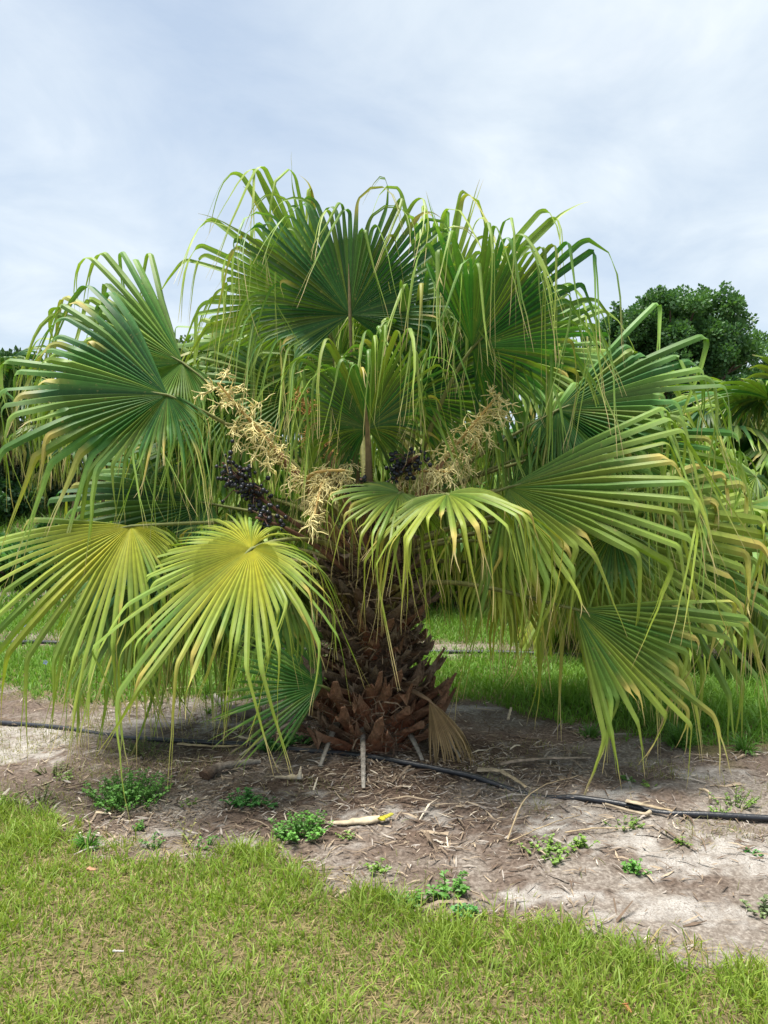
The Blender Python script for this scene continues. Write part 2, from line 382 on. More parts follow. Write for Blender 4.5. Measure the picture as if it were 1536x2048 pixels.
# ------------------------------------------------------------------ palm fronds
G_DARK = V3(.016, .072, .022); G_MID = V3(.056, .178, .032); G_LITE = V3(.21, .385, .075)
YEL = V3(.45, .43, .04); TAN = V3(.52, .40, .20); BROWN = V3(.27, .17, .09)
def fan(H, A, N, Lb=.8, Lh=.5, n=60, span=310, fuse=.62, fold=.0, kin=.25, droop=1.0, yel=.1, tan=.15, bright=.3, basal=.42, lean=(0, 0, 0),
        seed=0, rows=(6, 4, 5, 6), broken=.05, centre_yel=0., wave=.14, dry=0., pleat=.46, stiff=.025, lim=None, side=None):
    """one costapalmate fan leaf: pleated, fused inner fan and free leaflets whose ends fold over and hang.
    returns arrays (n,rows,4,3) of vertices and colours and the row index where the leaflets part"""
    r = np.random.default_rng(seed + 1000)
    A = nrm(A); N = np.asarray(N, float); N = nrm(N - N.dot(A) * A); S = np.cross(A, N)
    lo, hi = lim if lim else (-span/2, span/2)
    if lim: n = int(round(n*(hi-lo)/span))
    m = 2*n + 1
    phi = np.linspace(R(lo), R(hi), m); ap = np.abs(phi) / math.pi
    fo = fold + wave * np.sin(phi*3 + r.uniform(0, 6)) * .6
    d = np.cos(phi)[:, None]*A + (np.sin(phi)*np.cos(fo))[:, None]*S + (np.abs(np.sin(phi))*np.sin(fo))[:, None]*N
    d = nrm(d + N * (wave*np.sin(phi*5 + r.uniform(0, 6))*.35)[:, None])
    Ls = 1 - basal*ap**1.4 + .03*np.sin(phi*7 + r.uniform(0, 6))
    seg = np.zeros(m); gr_ = np.repeat(r.normal(0, 1, n), r.integers(1, 4, n))[:n]; seg[1::2] = np.clip(gr_*.15 + r.normal(0, .05, n) - .09, -.34, .14)
    if side: a_, b_s, k_s = side; Ls = Ls*(1 - (1-k_s)*sstep(a_, b_s, np.degrees(phi)) if b_s > a_ else 1 - (1-k_s)*sstep(-a_, -b_s, -np.degrees(phi)))
    cut = np.ones(m); hang = np.ones(m)
    if broken > 0:
        q = r.random(n) < broken; cut[1::2][q] = r.uniform(.72, .98, q.sum()); hang[1::2][q] = r.uniform(.02, .5, q.sum())
    st = r.random(n) < stiff
    sf = Lb*Ls*fuse*(1 - .5*ap**1.6); sb = np.maximum(Lb*Ls*(1+seg)*cut, sf*1.04 + .02); 
    bl = np.full(m, .05) * (1 + 1.2*r.random(m)); hang[1::2][st] *= .35; se = sb + bl + np.maximum(1.0*Lh*(.55+.45*Ls)*(1 + np.repeat(r.normal(0, .18, m), 1))*hang, .03)
    nf, n1, n2, n3 = rows
    srow = [sf*i/nf for i in range(nf+1)] + [sf + (sb-sf)*i/n1 for i in range(1, n1+1)] + [sb + bl*i/n2 for i in range(1, n2+1)] + [sb + bl + (se-sb-bl)*i/n3 for i in range(1, n3+1)]
    zone = [0]*(nf+1) + [1]*n1 + [2]*n2 + [3]*n3
    srow = np.array(srow); Rn = len(srow)
    g0 = V3(0, 0, -1) + np.asarray(lean, float)
    g = np.repeat(g0[None], m, 0)
    gj = g.copy(); gj[:, :2] += r.normal(0, .20, (m, 2))
    p = np.repeat(np.asarray(H, float)[None], m, 0)
    bf = 1 + 9*ap**2.4
    kb = droop * np.exp(r.normal(3.35, .5, m)); kb[1::2][st] = .8
    P = [p.copy()]; Dd = [d.copy()]
    for j in range(1, Rn):
        z_ = zone[j]; ds = (srow[j] - srow[j-1])[:, None] / 3
        if j == nf+1: d = nrm(d + r.normal(0, .035, (m, 3)))
        if z_ == 3: d = nrm(d + r.normal(0, .06, (m, 3)))
        for _ in range(3):
            if z_ == 0: k = kin*bf; gg = g
            elif z_ == 1: k = kin*1.6*bf; gg = gj
            elif z_ == 2: k = kb; gg = gj
            else: k = np.where(kb < 1, 1.2, 8*droop); gg = gj
            gp_ = gg - (gg*d).sum(1, keepdims=True)*d
            d = nrm(d + ds*k[:, None]*gp_ if isinstance(k, np.ndarray) else d + ds*k*gp_); p = p + d*ds
        P.append(p.copy()); Dd.append(d.copy())
    P = np.array(P); Dd = np.array(Dd)                          # (rows, m, 3)
    out = np.zeros((n, Rn, 4, 3))
    c = P[:, 1::2]; dc = Dd[:, 1::2]; lft = P[:, 0:-1:2]; rgt = P[:, 2::2]
    tw = r.normal(0, .5, n); roll = r.normal(0, .28, n); bif = r.uniform(.002, .030, n); bst = r.uniform(.15, .75, n); wv = r.uniform(.84, 1.10, n); W_f = np.linalg.norm(rgt[nf]-lft[nf], axis=1)
    t0 = nrm(rgt[nf]-lft[nf])
    for j in range(Rn):
        if j <= nf:
            tt = rgt[j]-lft[j]; w = np.linalg.norm(tt, axis=1)[:, None]; tt = nrm(tt) if j else t0
            nn = nrm(np.cross(tt, dc[j]))
            mid = c[j] + nn*w*pleat
            out[:, j, 0] = lft[j]; out[:, j, 1] = mid; out[:, j, 2] = mid; out[:, j, 3] = rgt[j]
        else:
            u = (j - nf) / (Rn - 1 - nf); zt = zone[j]
            sj = srow[j][1::2]; s0, s1, s2 = sf[1::2], sb[1::2], se[1::2]
            fr = np.clip((sj-s0)/(s1-s0), 0, 1); fh = np.clip((sj-s1)/(s2-s1), 0, 1)
            w = W_f * wv * (.97 + .16*np.sin(fr*2.2) - .24*fr) * np.where(fh > 0, (1 - fh)**.72 * (1 - .26*np.minimum(fh/.12, 1)), 1) + .0024
            w = np.where(cut[1::2] < 1, np.maximum(w, W_f*.3*(1-fh)), w)[:, None]
            tt = t0 - (t0*dc[j]).sum(1, keepdims=True)*dc[j]; tt = nrm(tt)
            nn = np.cross(tt, dc[j]); a_ = (tw*fh**.7*2.2 + roll*np.minimum(fr*1.6, 1))[:, None]
            tt = tt*np.cos(a_) + nn*np.sin(a_); nn = np.cross(tt, dc[j])
            gap = (np.clip((fh-bst)/(1-bst), 0, 1)**1.1 * bif)[:, None]
            mid = c[j] + nn*w*np.maximum(pleat*(1-1.1*fr), .16)[:, None]
            out[:, j, 0] = c[j]-tt*(w*.5+gap); out[:, j, 3] = c[j]+tt*(w*.5+gap)
            out[:, j, 1] = mid-tt*gap; out[:, j, 2] = mid+tt*gap
    # colours
    Lt = np.clip(srow[:, 1::2].T / se[1::2][:, None], 0, 1)      # (n,rows)
    ff = np.clip((srow[:, 1::2].T - sb[1::2][:, None]) / (se-sb)[1::2][:, None], 0, 1)
    rad = np.clip(srow[:, 1::2].T / sb[1::2][:, None], 0, 1)
    ph = ap[1::2][:, None]
    vb = r.normal(0, .10, n)[:, None]
    k1 = np.clip(bright + vb + .06*rad + .12*np.clip((rad-.8)/.2, 0, 1) + .34*np.minimum(ff*5, 1) + .15*ff, 0, 1)[..., None]  # past the bend: paler natural tips, plus light on them painted into the colour
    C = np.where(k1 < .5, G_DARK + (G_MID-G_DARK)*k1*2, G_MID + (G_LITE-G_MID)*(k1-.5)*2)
    yv = yel + r.normal(0, .08, n)[:, None] + .10*np.minimum(ff*5, 1) + .14*ff + centre_yel*np.clip(1-rad*1.25, 0, 1) + yel*.5*rad
    yv = np.clip(yv, 0, 1)[..., None]; C = C*(1-yv) + YEL*yv
    tv = np.clip((ff - (1 - tan - r.uniform(0, .25, n)[:, None])) / .15, 0, 1)*.9
    if broken > 0: tv = np.maximum(tv, np.where(cut[1::2][:, None] < 1, np.clip((rad-.85)/.15, 0, 1)*.8, 0)); tv = np.maximum(tv, np.clip((rad-.9)/.1, 0, 1)*(r.random(n) < broken*1.1)[:, None]*.5)
    tv = tv[..., None]*np.ones(3); C = C*(1-tv) + np.where(ff[..., None] < .5, V3(.50, .38, .10), TAN)*tv
    if dry > 0: C = C*(1-dry) + (BROWN*.8 + TAN*.2)*(.7+.5*r.random((n, 1, 1)))*dry
    C4 = np.repeat(C[:, :, None], 4, 2)*(1 + np.array([-.42, .16, .16, -.42])[None, None, :, None]*(1-.75*np.clip((rad-.55)/.3, 0, 1))[:, :, None, None])  # pleat shading painted in: fold edges darkened, naturally paler midribs lifted
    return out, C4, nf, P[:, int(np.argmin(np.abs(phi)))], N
def strip_faces(n, rn):
    base = (np.arange(n)[:, None]*rn + np.arange(rn-1)[None])[..., None]*4
    f1 = base + np.array([0, 1, 5, 4]); f2 = base + np.array([2, 3, 7, 6])
    return np.concatenate([f1.reshape(-1, 4), f2.reshape(-1, 4)])
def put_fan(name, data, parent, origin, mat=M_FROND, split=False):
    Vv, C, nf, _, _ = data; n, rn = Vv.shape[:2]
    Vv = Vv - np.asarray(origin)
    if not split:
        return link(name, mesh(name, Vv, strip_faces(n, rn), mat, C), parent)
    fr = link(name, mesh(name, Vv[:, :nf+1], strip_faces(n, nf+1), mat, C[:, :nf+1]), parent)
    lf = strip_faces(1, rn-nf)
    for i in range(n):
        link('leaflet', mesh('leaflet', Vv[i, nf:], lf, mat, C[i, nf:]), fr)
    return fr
def petiole(B, H, A, data, rise=.35, r0=.030, r1=.013, spines=True, cb=None, ct=None, k=6, seed=0):
    r = np.random.default_rng(seed)
    B = np.asarray(B, float); H = np.asarray(H, float); ln = np.linalg.norm(H-B); A = nrm(A)
    hd = nrm((H-B) * V3(1, 1, 0) + 1e-4)
    c1 = B + ln*.35*nrm(hd*.55 + V3(0, 0, 1)*rise*2.2 + nrm(H-B)*.6)
    c2 = H - A*ln*.28*.7 - nrm(c1*0 + (B-H))*-ln*.10
    pts = bez(B, c1, c2, H, 12)
    ray = data[3]; N = data[4]; nf = data[2]
    costa = ray[1:nf-1] - N*.007
    allp = np.concatenate([pts, costa]); rr = np.concatenate([np.linspace(r0, r1, 12), np.linspace(r1*.75, r1*.15, len(costa))])
    cb = V3(.20, .19, .06) if cb is None else cb; ct = V3(.115, .145, .045) if ct is None else ct
    tt = np.linspace(0, 1, len(allp))[:, None]
    Cc = cb*(1-tt) + ct*tt
    mb = MB(); mb.tube(allp, rr, Cc, k, .6)
    if spines:
        T = nrm(np.gradient(pts, axis=0)); sd = nrm(np.cross(T, V3(0, 0, 1)))
        for u in np.linspace(.06, .62, 22):
            i = u*11; i0 = int(i); f = i-i0
            p = pts[i0]*(1-f) + pts[i0+1]*f; rad = r0+(r1-r0)*u
            for s_ in (-1, 1):
                q = p + sd[i0]*s_*rad*.9; L_ = .018*(1-u*.6)
                mb.add([q - T[i0]*.006, q + T[i0]*.006, q + sd[i0]*s_*L_ - T[i0]*.006], [[0, 1, 2]], cb*.5)
    return mb

# ------------------------------------------------------------------ the big palm
PALM = V3((740-768)/F_PX*4.65, 4.65, 0.0)
palm = empty('fan_palm', PALM, 'large weeping fan palm with short shaggy trunk in the bare bed', 'palm tree')
D0 = 4.65
# trunk core: tapered, bumpy
mb = MB()
zz = np.linspace(-.05, 1.38, 30); aa = np.linspace(0, 2*math.pi, 40, endpoint=False)
prof = np.interp(zz, [-.05, .05, .18, .4, .7, .95, 1.15, 1.38], [.28, .265, .232, .205, .195, .19, .165, .07])
ZZ, AA = np.meshgrid(zz, aa, indexing='ij')
rr = prof[:, None] * (1 + .10*(fbm(AA*4+9, ZZ*9, 3)-.5) + .06*np.sin(AA*7+ZZ*30))
TV = np.stack([rr*np.cos(AA), rr*np.sin(AA), ZZ], -1)
i = np.arange(29)[:, None]*40; j = np.arange(40)[None]
TF = np.stack([i+j, i+(j+1) % 40, i+40+(j+1) % 40, i+40+j], -1).reshape(-1, 4)
cn = fbm(AA*5, ZZ*14, 8)[..., None]
mb.add(TV, TF, (V3(.050, .030, .020)*(1-cn) + V3(.15, .095, .065)*cn).reshape(-1, 3))
link('trunk', mb.me('trunk', M_WOODY), palm)
# old leaf bases (boots): shared variants
def boot_mesh(k, tone):
    r = np.random.default_rng(400+k)
    nu, nv = 7, 5
    Ln = r.uniform(.20, .30); wb = r.uniform(.13, .17); wt = r.uniform(.035, .07); split_ = r.uniform(.05, .11)
    Vt, Vb, C = [], [], []
    for a in range(nu):
        u = a/(nu-1); w = wb*(1-u)**1.1 + wt*(1-(1-u)**1.1); out_ = .02 + .12*u**1.6
        for b in range(nv):
            v = b/(nv-1)*2-1
            end = Ln*u + (r.uniform(-split_, split_) if a == nu-1 else 0)
            yy = -(out_ - .045*(1-u*.5)*v*v)
            tth = .018*(1-u*.55)*(1-.75*abs(v)**2) + .004
            Vt.append((v*w/2 + r.normal(0, .003), yy - tth*.5, end + r.normal(0, .004))); Vb.append((v*w/2, yy + tth*.5, end))
            g_ = np.clip(u*.75 + r.normal(0, .1) + .15*abs(v), 0, 1)
            C.append(tone[0]*(1-g_) + tone[1]*g_)
    Vv = np.array(Vt+Vb); q = nu*nv; Ff = []
    for a in range(nu-1):
        for b in range(nv-1):
            c0 = a*nv+b; Ff += [[c0, c0+1, c0+nv+1, c0+nv], [q+c0, q+c0+nv, q+c0+nv+1, q+c0+1]]
    for a in range(nu-1):
        for b in (0, nv-1):
            c0 = a*nv+b; Ff.append([c0, c0+nv, q+c0+nv, q+c0])
    for b in range(nv-1):
        c0 = (nu-1)*nv+b; Ff.append([c0, c0+1, q+c0+1, q+c0])
    return mesh('leaf_base', Vv, Ff, M_WOODY, np.array(C+C), False)
RED = (V3(.20, .062, .028), V3(.20, .13, .085)); MIDB = (V3(.13, .060, .034), V3(.185, .135, .095)); GRY = (V3(.085, .052, .036), V3(.20, .155, .115))
OLIVE = (V3(.21, .13, .045), V3(.16, .15, .05))
boots = {k: [boot_mesh(7*i_+q, tn) for q in range(6)] for i_, (k, tn) in enumerate((('r', RED), ('m', MIDB), ('g', GRY), ('o', OLIVE)))}
nb = 210
for k in range(nb):
    u = (k+.5)/nb; z_ = .0 + 1.12*u; az = k*2.39996
    rad = np.interp(z_, zz, prof) - .012
    key = random.choice('rrrm') if z_ < .34 else (random.choice('mgggr') if z_ < .8 else random.choice('mggo'))
    me_ = random.choice(boots[key])
    tilt = R(random.uniform(8, 26)) + (R(4) if z_ < .14 else 0) + (R(10) if z_ > .35 else 0)
    s_ = random.uniform(.75, 1.1) * (1.05 if z_ < .4 else .82)
    Mx = (Matrix.Translation((rad*math.sin(az), -rad*math.cos(az), z_-.03)) @ Matrix.Rotation(az, 4, 'Z') @ Matrix.Rotation(tilt, 4, 'X')
          @ Matrix.Rotation(R(random.uniform(-16, 16)), 4, 'Y') @ Matrix.Diagonal((s_, s_, s_*random.uniform(.8, 1.15), 1)))
    link('leaf_base', me_, palm, Mx)
# brown fibre matting between the bases
mb = MB()
nfb = 4200
az = rng.uniform(0, 6.28, nfb); z_ = rng.uniform(.03, 1.42, nfb)
for q in range(nfb):
    r0 = np.interp(z_[q], zz, prof) + rng.uniform(.0, .13); e = V3(math.cos(az[q]), math.sin(az[q]), 0); tg = V3(-e[1], e[0], 0)
    p0 = e*r0 + V3(0, 0, z_[q]); ln = rng.uniform(.05, .16)
    dd = nrm(tg*rng.normal(0, 1) + V3(0, 0, 1)*rng.normal(0.1, .7) + e*rng.uniform(-.1, .5)); 
    p1 = p0 + dd*ln*.5; p2_ = p1 + nrm(dd + V3(0, 0, -.7)*rng.random() + rng.normal(0, .3, 3))*ln*.5
    w = rng.uniform(.001, .005)*nrm(np.cross(dd, e)); cc = (V3(.12, .075, .05), V3(.26, .19, .13), V3(.07, .045, .03))[rng.integers(3)]
    mb.add([p0-w, p0+w, p1-w, p1+w, p2_], [[0, 1, 3], [0, 3, 2], [2, 3, 4]], cc)
tag(link('fibre_matting', mb.me('fibre_matting', M_WOODY, False), palm), kind='stuff')

def hero(hx, hy, D, A, N, base_z=None, split=False, pet=True, rise=.35, br=.13, petc=None, **kw):
    H = at(hx, hy, D); kw['n'] = int(kw.get('n', 60)*1.2)
    data = fan(H, A, N, **kw)
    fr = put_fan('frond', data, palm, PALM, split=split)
    if pet:
        hd = (H-PALM)*V3(1, 1, 0); hd = nrm(hd) if np.linalg.norm(hd) > .05 else V3(0, -1, 0)
        if base_z is None: base_z = np.clip(.95 + .42*(H[2]-.9), .85, 1.32)
        Bp = PALM + hd*br + V3(0, 0, base_z)
        mb = petiole(Bp, H, A, data, rise, seed=kw.get('seed', 0), cb=petc, ct=petc)
        mb.V = [v - PALM for v in mb.V]
        link('petiole', mb.me('petiole', M_PETIOLE), fr)
    return fr
# --- upper crown
hero(700, 630, 4.35, (-.03, .12, 1), (0, 1, -.1), Lb=.68, Lh=.54, n=62, span=262, fuse=.63, yel=.03, bright=.16, lean=(0, -.30, 0), seed=1, split=True, kin=.12, basal=.42, petc=V3(.16, .13, .06), wave=.18)
hero(630, 612, 4.85, (-.80, .12, .55), (.30, .95, .1), Lb=.80, Lh=.62, n=58, span=250, yel=.16, bright=.78, lean=(-.12, -.25, 0), lim=(-62, 110), seed=2, kin=.12, basal=.25, stiff=.08)
hero(868, 680, 5.0, (.56, .10, .80), (-.15, 1, 0), Lb=.98, Lh=.62, n=60, span=230, yel=.14, bright=.85, lean=(.05, -.25, 0), lim=(-62, 50), seed=3, kin=.08, basal=.35, stiff=.08)
hero(945, 695, 4.30, (.66, -.12, .66), (-.35, .85, .35), Lb=.72, Lh=.62, n=60, span=285, yel=.05, bright=.18, lean=(0, -.25, 0), lim=(-125, 78), seed=4, kin=.16, wave=.2)
hero(735, 858, 4.15, (-.05, -.50, .78), (0, .84, .54), Lb=.50, Lh=.46, n=56, span=300, yel=.08, bright=.10, fold=.55, lean=(0, -.15, 0), seed=7, kin=.5, petc=V3(.2, .15, .09))
hero(365, 725, 4.75, (-.80, .12, .50), (.35, -.85, .40), Lb=.88, Lh=.48, n=60, span=320, yel=.10, bright=.48, lean=(0, -.1, 0), lim=(-195, 40), side=(-40, -90, .6), seed=5, kin=.16)
hero(335, 790, 4.20, (-.95, -.10, .22), (.16, -.88, .45), Lb=.88, Lh=.50, n=60, span=325, yel=.03, bright=.30, lean=(0, -.18, 0), lim=(-190, 58), side=(-28, -75, .55), seed=6, kin=.22, split=True, basal=.45)
hero(1115, 820, 4.55, (.86, -.02, .42), (-.25, -.88, .40), Lb=.90, Lh=.56, n=60, span=325, yel=.04, bright=.34, lean=(0, -.15, 0), lim=(-28, 200), side=(35, 80, .55), seed=8, kin=.16)
# --- middle and lower crown
hero(425, 1008, 4.70, (-.96, -.05, .16), (.1, -.80, .55), Lb=.92, Lh=.40, n=56, span=300, yel=.03, bright=.18, lim=(-125, 14), seed=9, kin=.3)
hero(262, 1052, 4.00, (-.92, -.22, -.12), (-.04, -.80, .58), Lb=.78, Lh=.36, fuse=.44, n=52, span=330, yel=.20, bright=.55, centre_yel=.7, tan=.22, broken=.15, lim=(-205, 22), seed=10, kin=.30)
hero(503, 1097, 3.85, (-.66, -.46, -.48), (-.12, -.66, .70), Lb=.78, Lh=.40, fuse=.42, n=56, span=338, yel=.20, bright=.62, centre_yel=.85, tan=.2, broken=.25, basal=.74, seed=11, kin=.30, split=True, wave=.06)
hero(895, 988, 3.9, (.16, -.75, -.10), (-.02, -.62, .78), Lb=.56, Lh=.40, fuse=.42, n=36, span=320, yel=.28, bright=.48, tan=.28, broken=.25, basal=.2, seed=12, kin=.55, split=True)
hero(1015, 975, 4.25, (.95, -.12, .30), (-.10, -.88, .45), Lb=.86, Lh=.55, n=54, span=310, yel=.18, bright=.42, tan=.2, lim=(-18, 125), seed=13, kin=.08)
hero(1130, 1035, 4.62, (.97, .02, .06), (.0, -.93, .36), Lb=1.15, Lh=.46, n=56, span=300, yel=.26, bright=.52, tan=.3, broken=.3, lim=(-22, 115), seed=14, kin=.12)
hero(1228, 1062, 4.2, (.12, -.30, -.90), (.2, -.9, .3), Lb=.34, Lh=.32, n=44, span=300, lim=(-80, 80), yel=.10, bright=.22, tan=.25, seed=15, kin=.7)
hero(1150, 1218, 4.05, (.90, -.06, -.24), (.15, -.93, .36), Lb=.78, Lh=.26, n=56, span=290, yel=.20, bright=.36, tan=.3, broken=.22, fuse=.62, lim=(-22, 68), seed=16, kin=.05, base_z=.9)
hero(1270, 1080, 4.85, (.92, .05, -.14), (.1, -.93, .36), Lb=1.0, Lh=.36, n=54, span=310, yel=.18, bright=.35, tan=.25, seed=26, kin=.15)
hero(290, 1165, 4.62, (-.70, -.05, -.50), (-.3, -.66, .66), Lb=.70, Lh=.32, n=52, span=310, yel=.16, bright=.26, tan=.2, seed=17, kin=.6)
hero(430, 1190, 4.85, (-.55, -.05, -.62), (-.3, -.66, .66), Lb=.58, Lh=.30, n=48, span=310, yel=.12, bright=.2, tan=.2, seed=27, kin=.6)
# --- fronds at the back of the crown
hero(560, 715, 5.25, (-.50, .55, .55), (.3, -.3, .9), Lb=.80, Lh=.5, n=50, span=325, yel=.10, bright=.45, seed=18, kin=.4)
hero(905, 760, 5.30, (.35, .6, .6), (-.2, -.3, .9), Lb=.80, Lh=.5, n=50, span=325, yel=.08, bright=.40, seed=19, kin=.4)
hero(1065, 760, 5.25, (.70, .45, .45), (-.4, -.3, .8), Lb=.80, Lh=.5, n=50, span=325, yel=.10, bright=.42, seed=20, kin=.35)
hero(470, 880, 5.15, (-.80, .4, .25), (.2, -.4, .9), Lb=.80, Lh=.5, n=50, span=325, yel=.06, bright=.30, seed=21, kin=.4)
hero(1010, 880, 5.25, (.80, .5, .15), (-.2, -.3, .9), Lb=.80, Lh=.5, n=50, span=325, yel=.10, bright=.30, seed=22, kin=.4)
hero(720, 760, 5.40, (.0, .7, .6), (0, -.3, .9), Lb=.75, Lh=.5, n=46, span=325, yel=.10, bright=.45, seed=23, kin=.4)
hero(820, 800, 4.50, (.35, -.15, .85), (-.2, .9, .3), Lb=.62, Lh=.42, n=46, span=260, yel=.05, bright=.16, seed=24, kin=.3, lean=(0, -.2, 0))
hero(1180, 960, 5.2, (.85, .35, .0), (.0, -.5, .8), Lb=.85, Lh=.5, n=48, span=325, yel=.15, bright=.40, seed=25, kin=.4)
hero(880, 1010, 5.1, (.4, .8, .0), (.0, .1, .9), Lb=.7, Lh=.5, n=44, span=325, yel=.25, bright=.40, seed=28, kin=.6)
hero(600, 1000, 5.1, (-.4, .8, .0), (.0, .1, .9), Lb=.7, Lh=.5, n=44, span=325, yel=.15, bright=.35, seed=29, kin=.6)
# --- further fans filling the middle of the crown
hero(600, 790, 4.95, (-.72, .05, .55), (.3, -.85, .4), Lb=.62, Lh=.50, n=52, span=320, lim=(-170, 60), yel=.08, bright=.42, seed=50, kin=.3)
hero(850, 730, 4.72, (.25, .10, .88), (-.2, .9, .2), Lb=.62, Lh=.55, n=52, span=300, lim=(-110, 110), yel=.10, bright=.5, seed=51, kin=.2, lean=(0, -.2, 0))
hero(1015, 715, 4.95, (.72, .10, .58), (-.4, -.85, .4), Lb=.66, Lh=.52, n=52, span=320, lim=(-50, 150), yel=.10, bright=.5, seed=52, kin=.25)
hero(1190, 885, 4.85, (.92, .02, .22), (-.1, -.92, .38), Lb=.82, Lh=.55, n=56, span=310, lim=(-40, 140), yel=.10, bright=.45, seed=53, kin=.2)
hero(1065, 905, 4.55, (.85, -.15, .30), (-.2, -.85, .45), Lb=.66, Lh=.50, n=52, span=310, lim=(-60, 150), yel=.08, bright=.38, seed=54, kin=.3)
hero(985, 1085, 4.55, (.82, -.20, -.30), (.1, -.85, .5), Lb=.46, Lh=.24, n=48, span=310, lim=(-50, 110), yel=.30, bright=.5, tan=.25, seed=55, kin=.3, broken=.15)
hero(480, 805, 4.95, (-.80, .10, .42), (.3, -.85, .42), Lb=.64, Lh=.50, n=52, span=320, lim=(-180, 70), yel=.10, bright=.48, seed=56, kin=.25)
hero(560, 1150, 4.45, (-.55, -.10, -.70), (-.3, -.85, .4), Lb=.50, Lh=.30, n=46, span=310, lim=(-80, 80), yel=.10, bright=.22, seed=57, kin=.3)
hero(1010, 1140, 4.95, (.75, .15, -.35), (.1, -.85, .45), Lb=.48, Lh=.22, n=46, span=310, lim=(-60, 100), yel=.45, bright=.55, tan=.3, seed=58, kin=.3, broken=.2)
hero(380, 965, 5.05, (-.88, .25, .12), (.1, -.85, .45), Lb=.74, Lh=.42, n=50, span=320, lim=(-130, 40), yel=.06, bright=.3, seed=59, kin=.25)
hero(680, 720, 4.80, (-.25, .12, .85), (.1, .9, .2), Lb=.50, Lh=.52, n=48, span=300, lim=(-110, 110), yel=.14, bright=.55, seed=60, kin=.2, lean=(0, -.2, 0))
hero(350, 1110, 4.75, (-.85, .05, -.30), (-.1, -.9, .4), Lb=.72, Lh=.36, n=50, span=310, lim=(-90, 40), yel=.12, bright=.25, seed=62, kin=.25)
hero(800, 985, 4.05, (-.40, -.55, -.25), (-.1, -.78, .62), Lb=.40, Lh=.26, fuse=.42, n=36, span=310, lim=(-130, 130), yel=.22, bright=.42, tan=.25, seed=61, kin=.6)
# --- small stiff dark fan low on the trunk
hero(645, 1372, 4.28, (-.88, -.15, .30), (.05, -.80, .55), Lb=.44, Lh=.10, n=40, span=250, lim=(-75, 75), fuse=.45, yel=.0, bright=.45, tan=.02, droop=.05, seed=30, kin=.1, base_z=.30, br=.25, rise=.1, basal=.15)['label'] = 'small stiff dark green fan low on the trunk'
# --- dead brown folded frond at the foot of the trunk
hero(858, 1400, 4.30, (.82, -.22, -.50), (.55, -.55, .5), Lb=.33, Lh=.12, n=34, span=115, fuse=.6, yel=.0, bright=.3, dry=.97, seed=31, kin=1.6, base_z=.38, br=.26, rise=.1, fold=-.95, basal=.3, droop=.4, petc=V3(.2, .13, .08))['label'] = 'dead brown folded fan hanging beside the trunk foot'

# --- live petiole stubs crowding the crown
for k in range(16):
    az = k*2.39996+.4; e = V3(math.sin(az), -math.cos(az), 0)
    b0 = e*random.uniform(.10, .17) + V3(0, 0, random.uniform(.88, 1.15)); tl = nrm(e*random.uniform(.35, .9) + V3(0, 0, 1)); ln = random.uniform(.22, .5)
    mb = MB(); pts = np.array([b0 + tl*ln*u + V3(0, 0, -.05)*u*u for u in np.linspace(0, 1, 6)])
    cc = (V3(.19, .18, .05), V3(.17, .10, .05), V3(.12, .085, .055))[k % 3]
    mb.tube(pts, np.linspace(.042, .024, 6), cc, 7, .55, e)
    link('petiole_stub', mb.me('petiole_stub', M_PETIOLE), palm)

# --- flower panicles
def panicle(pts4, seed, nb1=16, ln1=.22, hangf=.4, colr=V3(.86, .75, .36), u0=.35):
    r = np.random.default_rng(seed)
    c = bez(*pts4, 16) - PALM
    mb = MB(); tt = np.linspace(0, 1, 16)[:, None]
    mb.tube(c, np.linspace(.020, .006, 16), V3(.30, .17, .09)*(1-tt) + V3(.50, .34, .12)*tt, 6)
    st_ = link('flower_stalk', mb.me('flower_stalk', M_PETIOLE), palm)
    # papery bract sheathing the stalk
    mb = MB(); cs = c[3:9]; mb.tube(cs, [.024, .034, .036, .034, .026, .012], V3(.34, .20, .12), 7, .7)
    link('bract', mb.me('bract', M_WOODY), st_)
    mb = MB()
    for k in range(nb1):
        u = u0 + (1-u0)*(k+r.random())/nb1; i = min(int(u*15), 14); p = c[i] + (c[i+1]-c[i])*(u*15-i)
        T = nrm(c[i+1]-c[i]); d = nrm(T*.7 + nrm(r.normal(0, 1, 3))*.9); L_ = ln1*r.uniform(.6, 1.1)*(1.15-u*.5)
        ps = [p]; 
        for s_ in range(6): d = nrm(d + r.normal(0, .22, 3) + V3(0, 0, -hangf*.4)); ps.append(ps[-1] + d*L_/6)
        ps = np.array(ps); cc = colr*r.uniform(.8, 1.15)
        mb.tube(ps, np.linspace(.0045, .0026, 7), cc, 3, cap=False)
        for q in range(17):
            j = r.integers(0, 6); p2_ = ps[j] + (ps[j+1]-ps[j])*r.random(); d2 = nrm(nrm(ps[j+1]-ps[j])*.5 + r.normal(0, .7, 3)); l2 = r.uniform(.03, .085)
            p3 = [p2_]
            for s_ in range(4): d2 = nrm(d2 + r.normal(0, .3, 3) + V3(0, 0, -hangf*.3)); p3.append(p3[-1] + d2*l2/4)
            mb.tube(np.array(p3), np.linspace(.0034, .0022, 5), colr*r.uniform(.75, 1.2), 3, cap=False)
    link('flower_branches', mb.me('flower_branches', M_FLOWER), st_)
crown = PALM + V3(0, 0, 1.25)
def pan(base, mid, end, D1, D2, **kw):
    b = PALM + V3(*base); e = at(*end, D2); m_ = at(*mid, D1)
    panicle((b, b + (m_-b)*.7 + V3(0, 0, .1), m_, e), **kw)
pan((-.10, -.12, 1.15), (520, 870), (435, 765), 4.30, 4.20, seed=1, nb1=26, ln1=.28)
pan((.10, -.10, 1.15), (905, 900), (1000, 785), 4.35, 4.25, seed=2, nb1=24, ln1=.28)
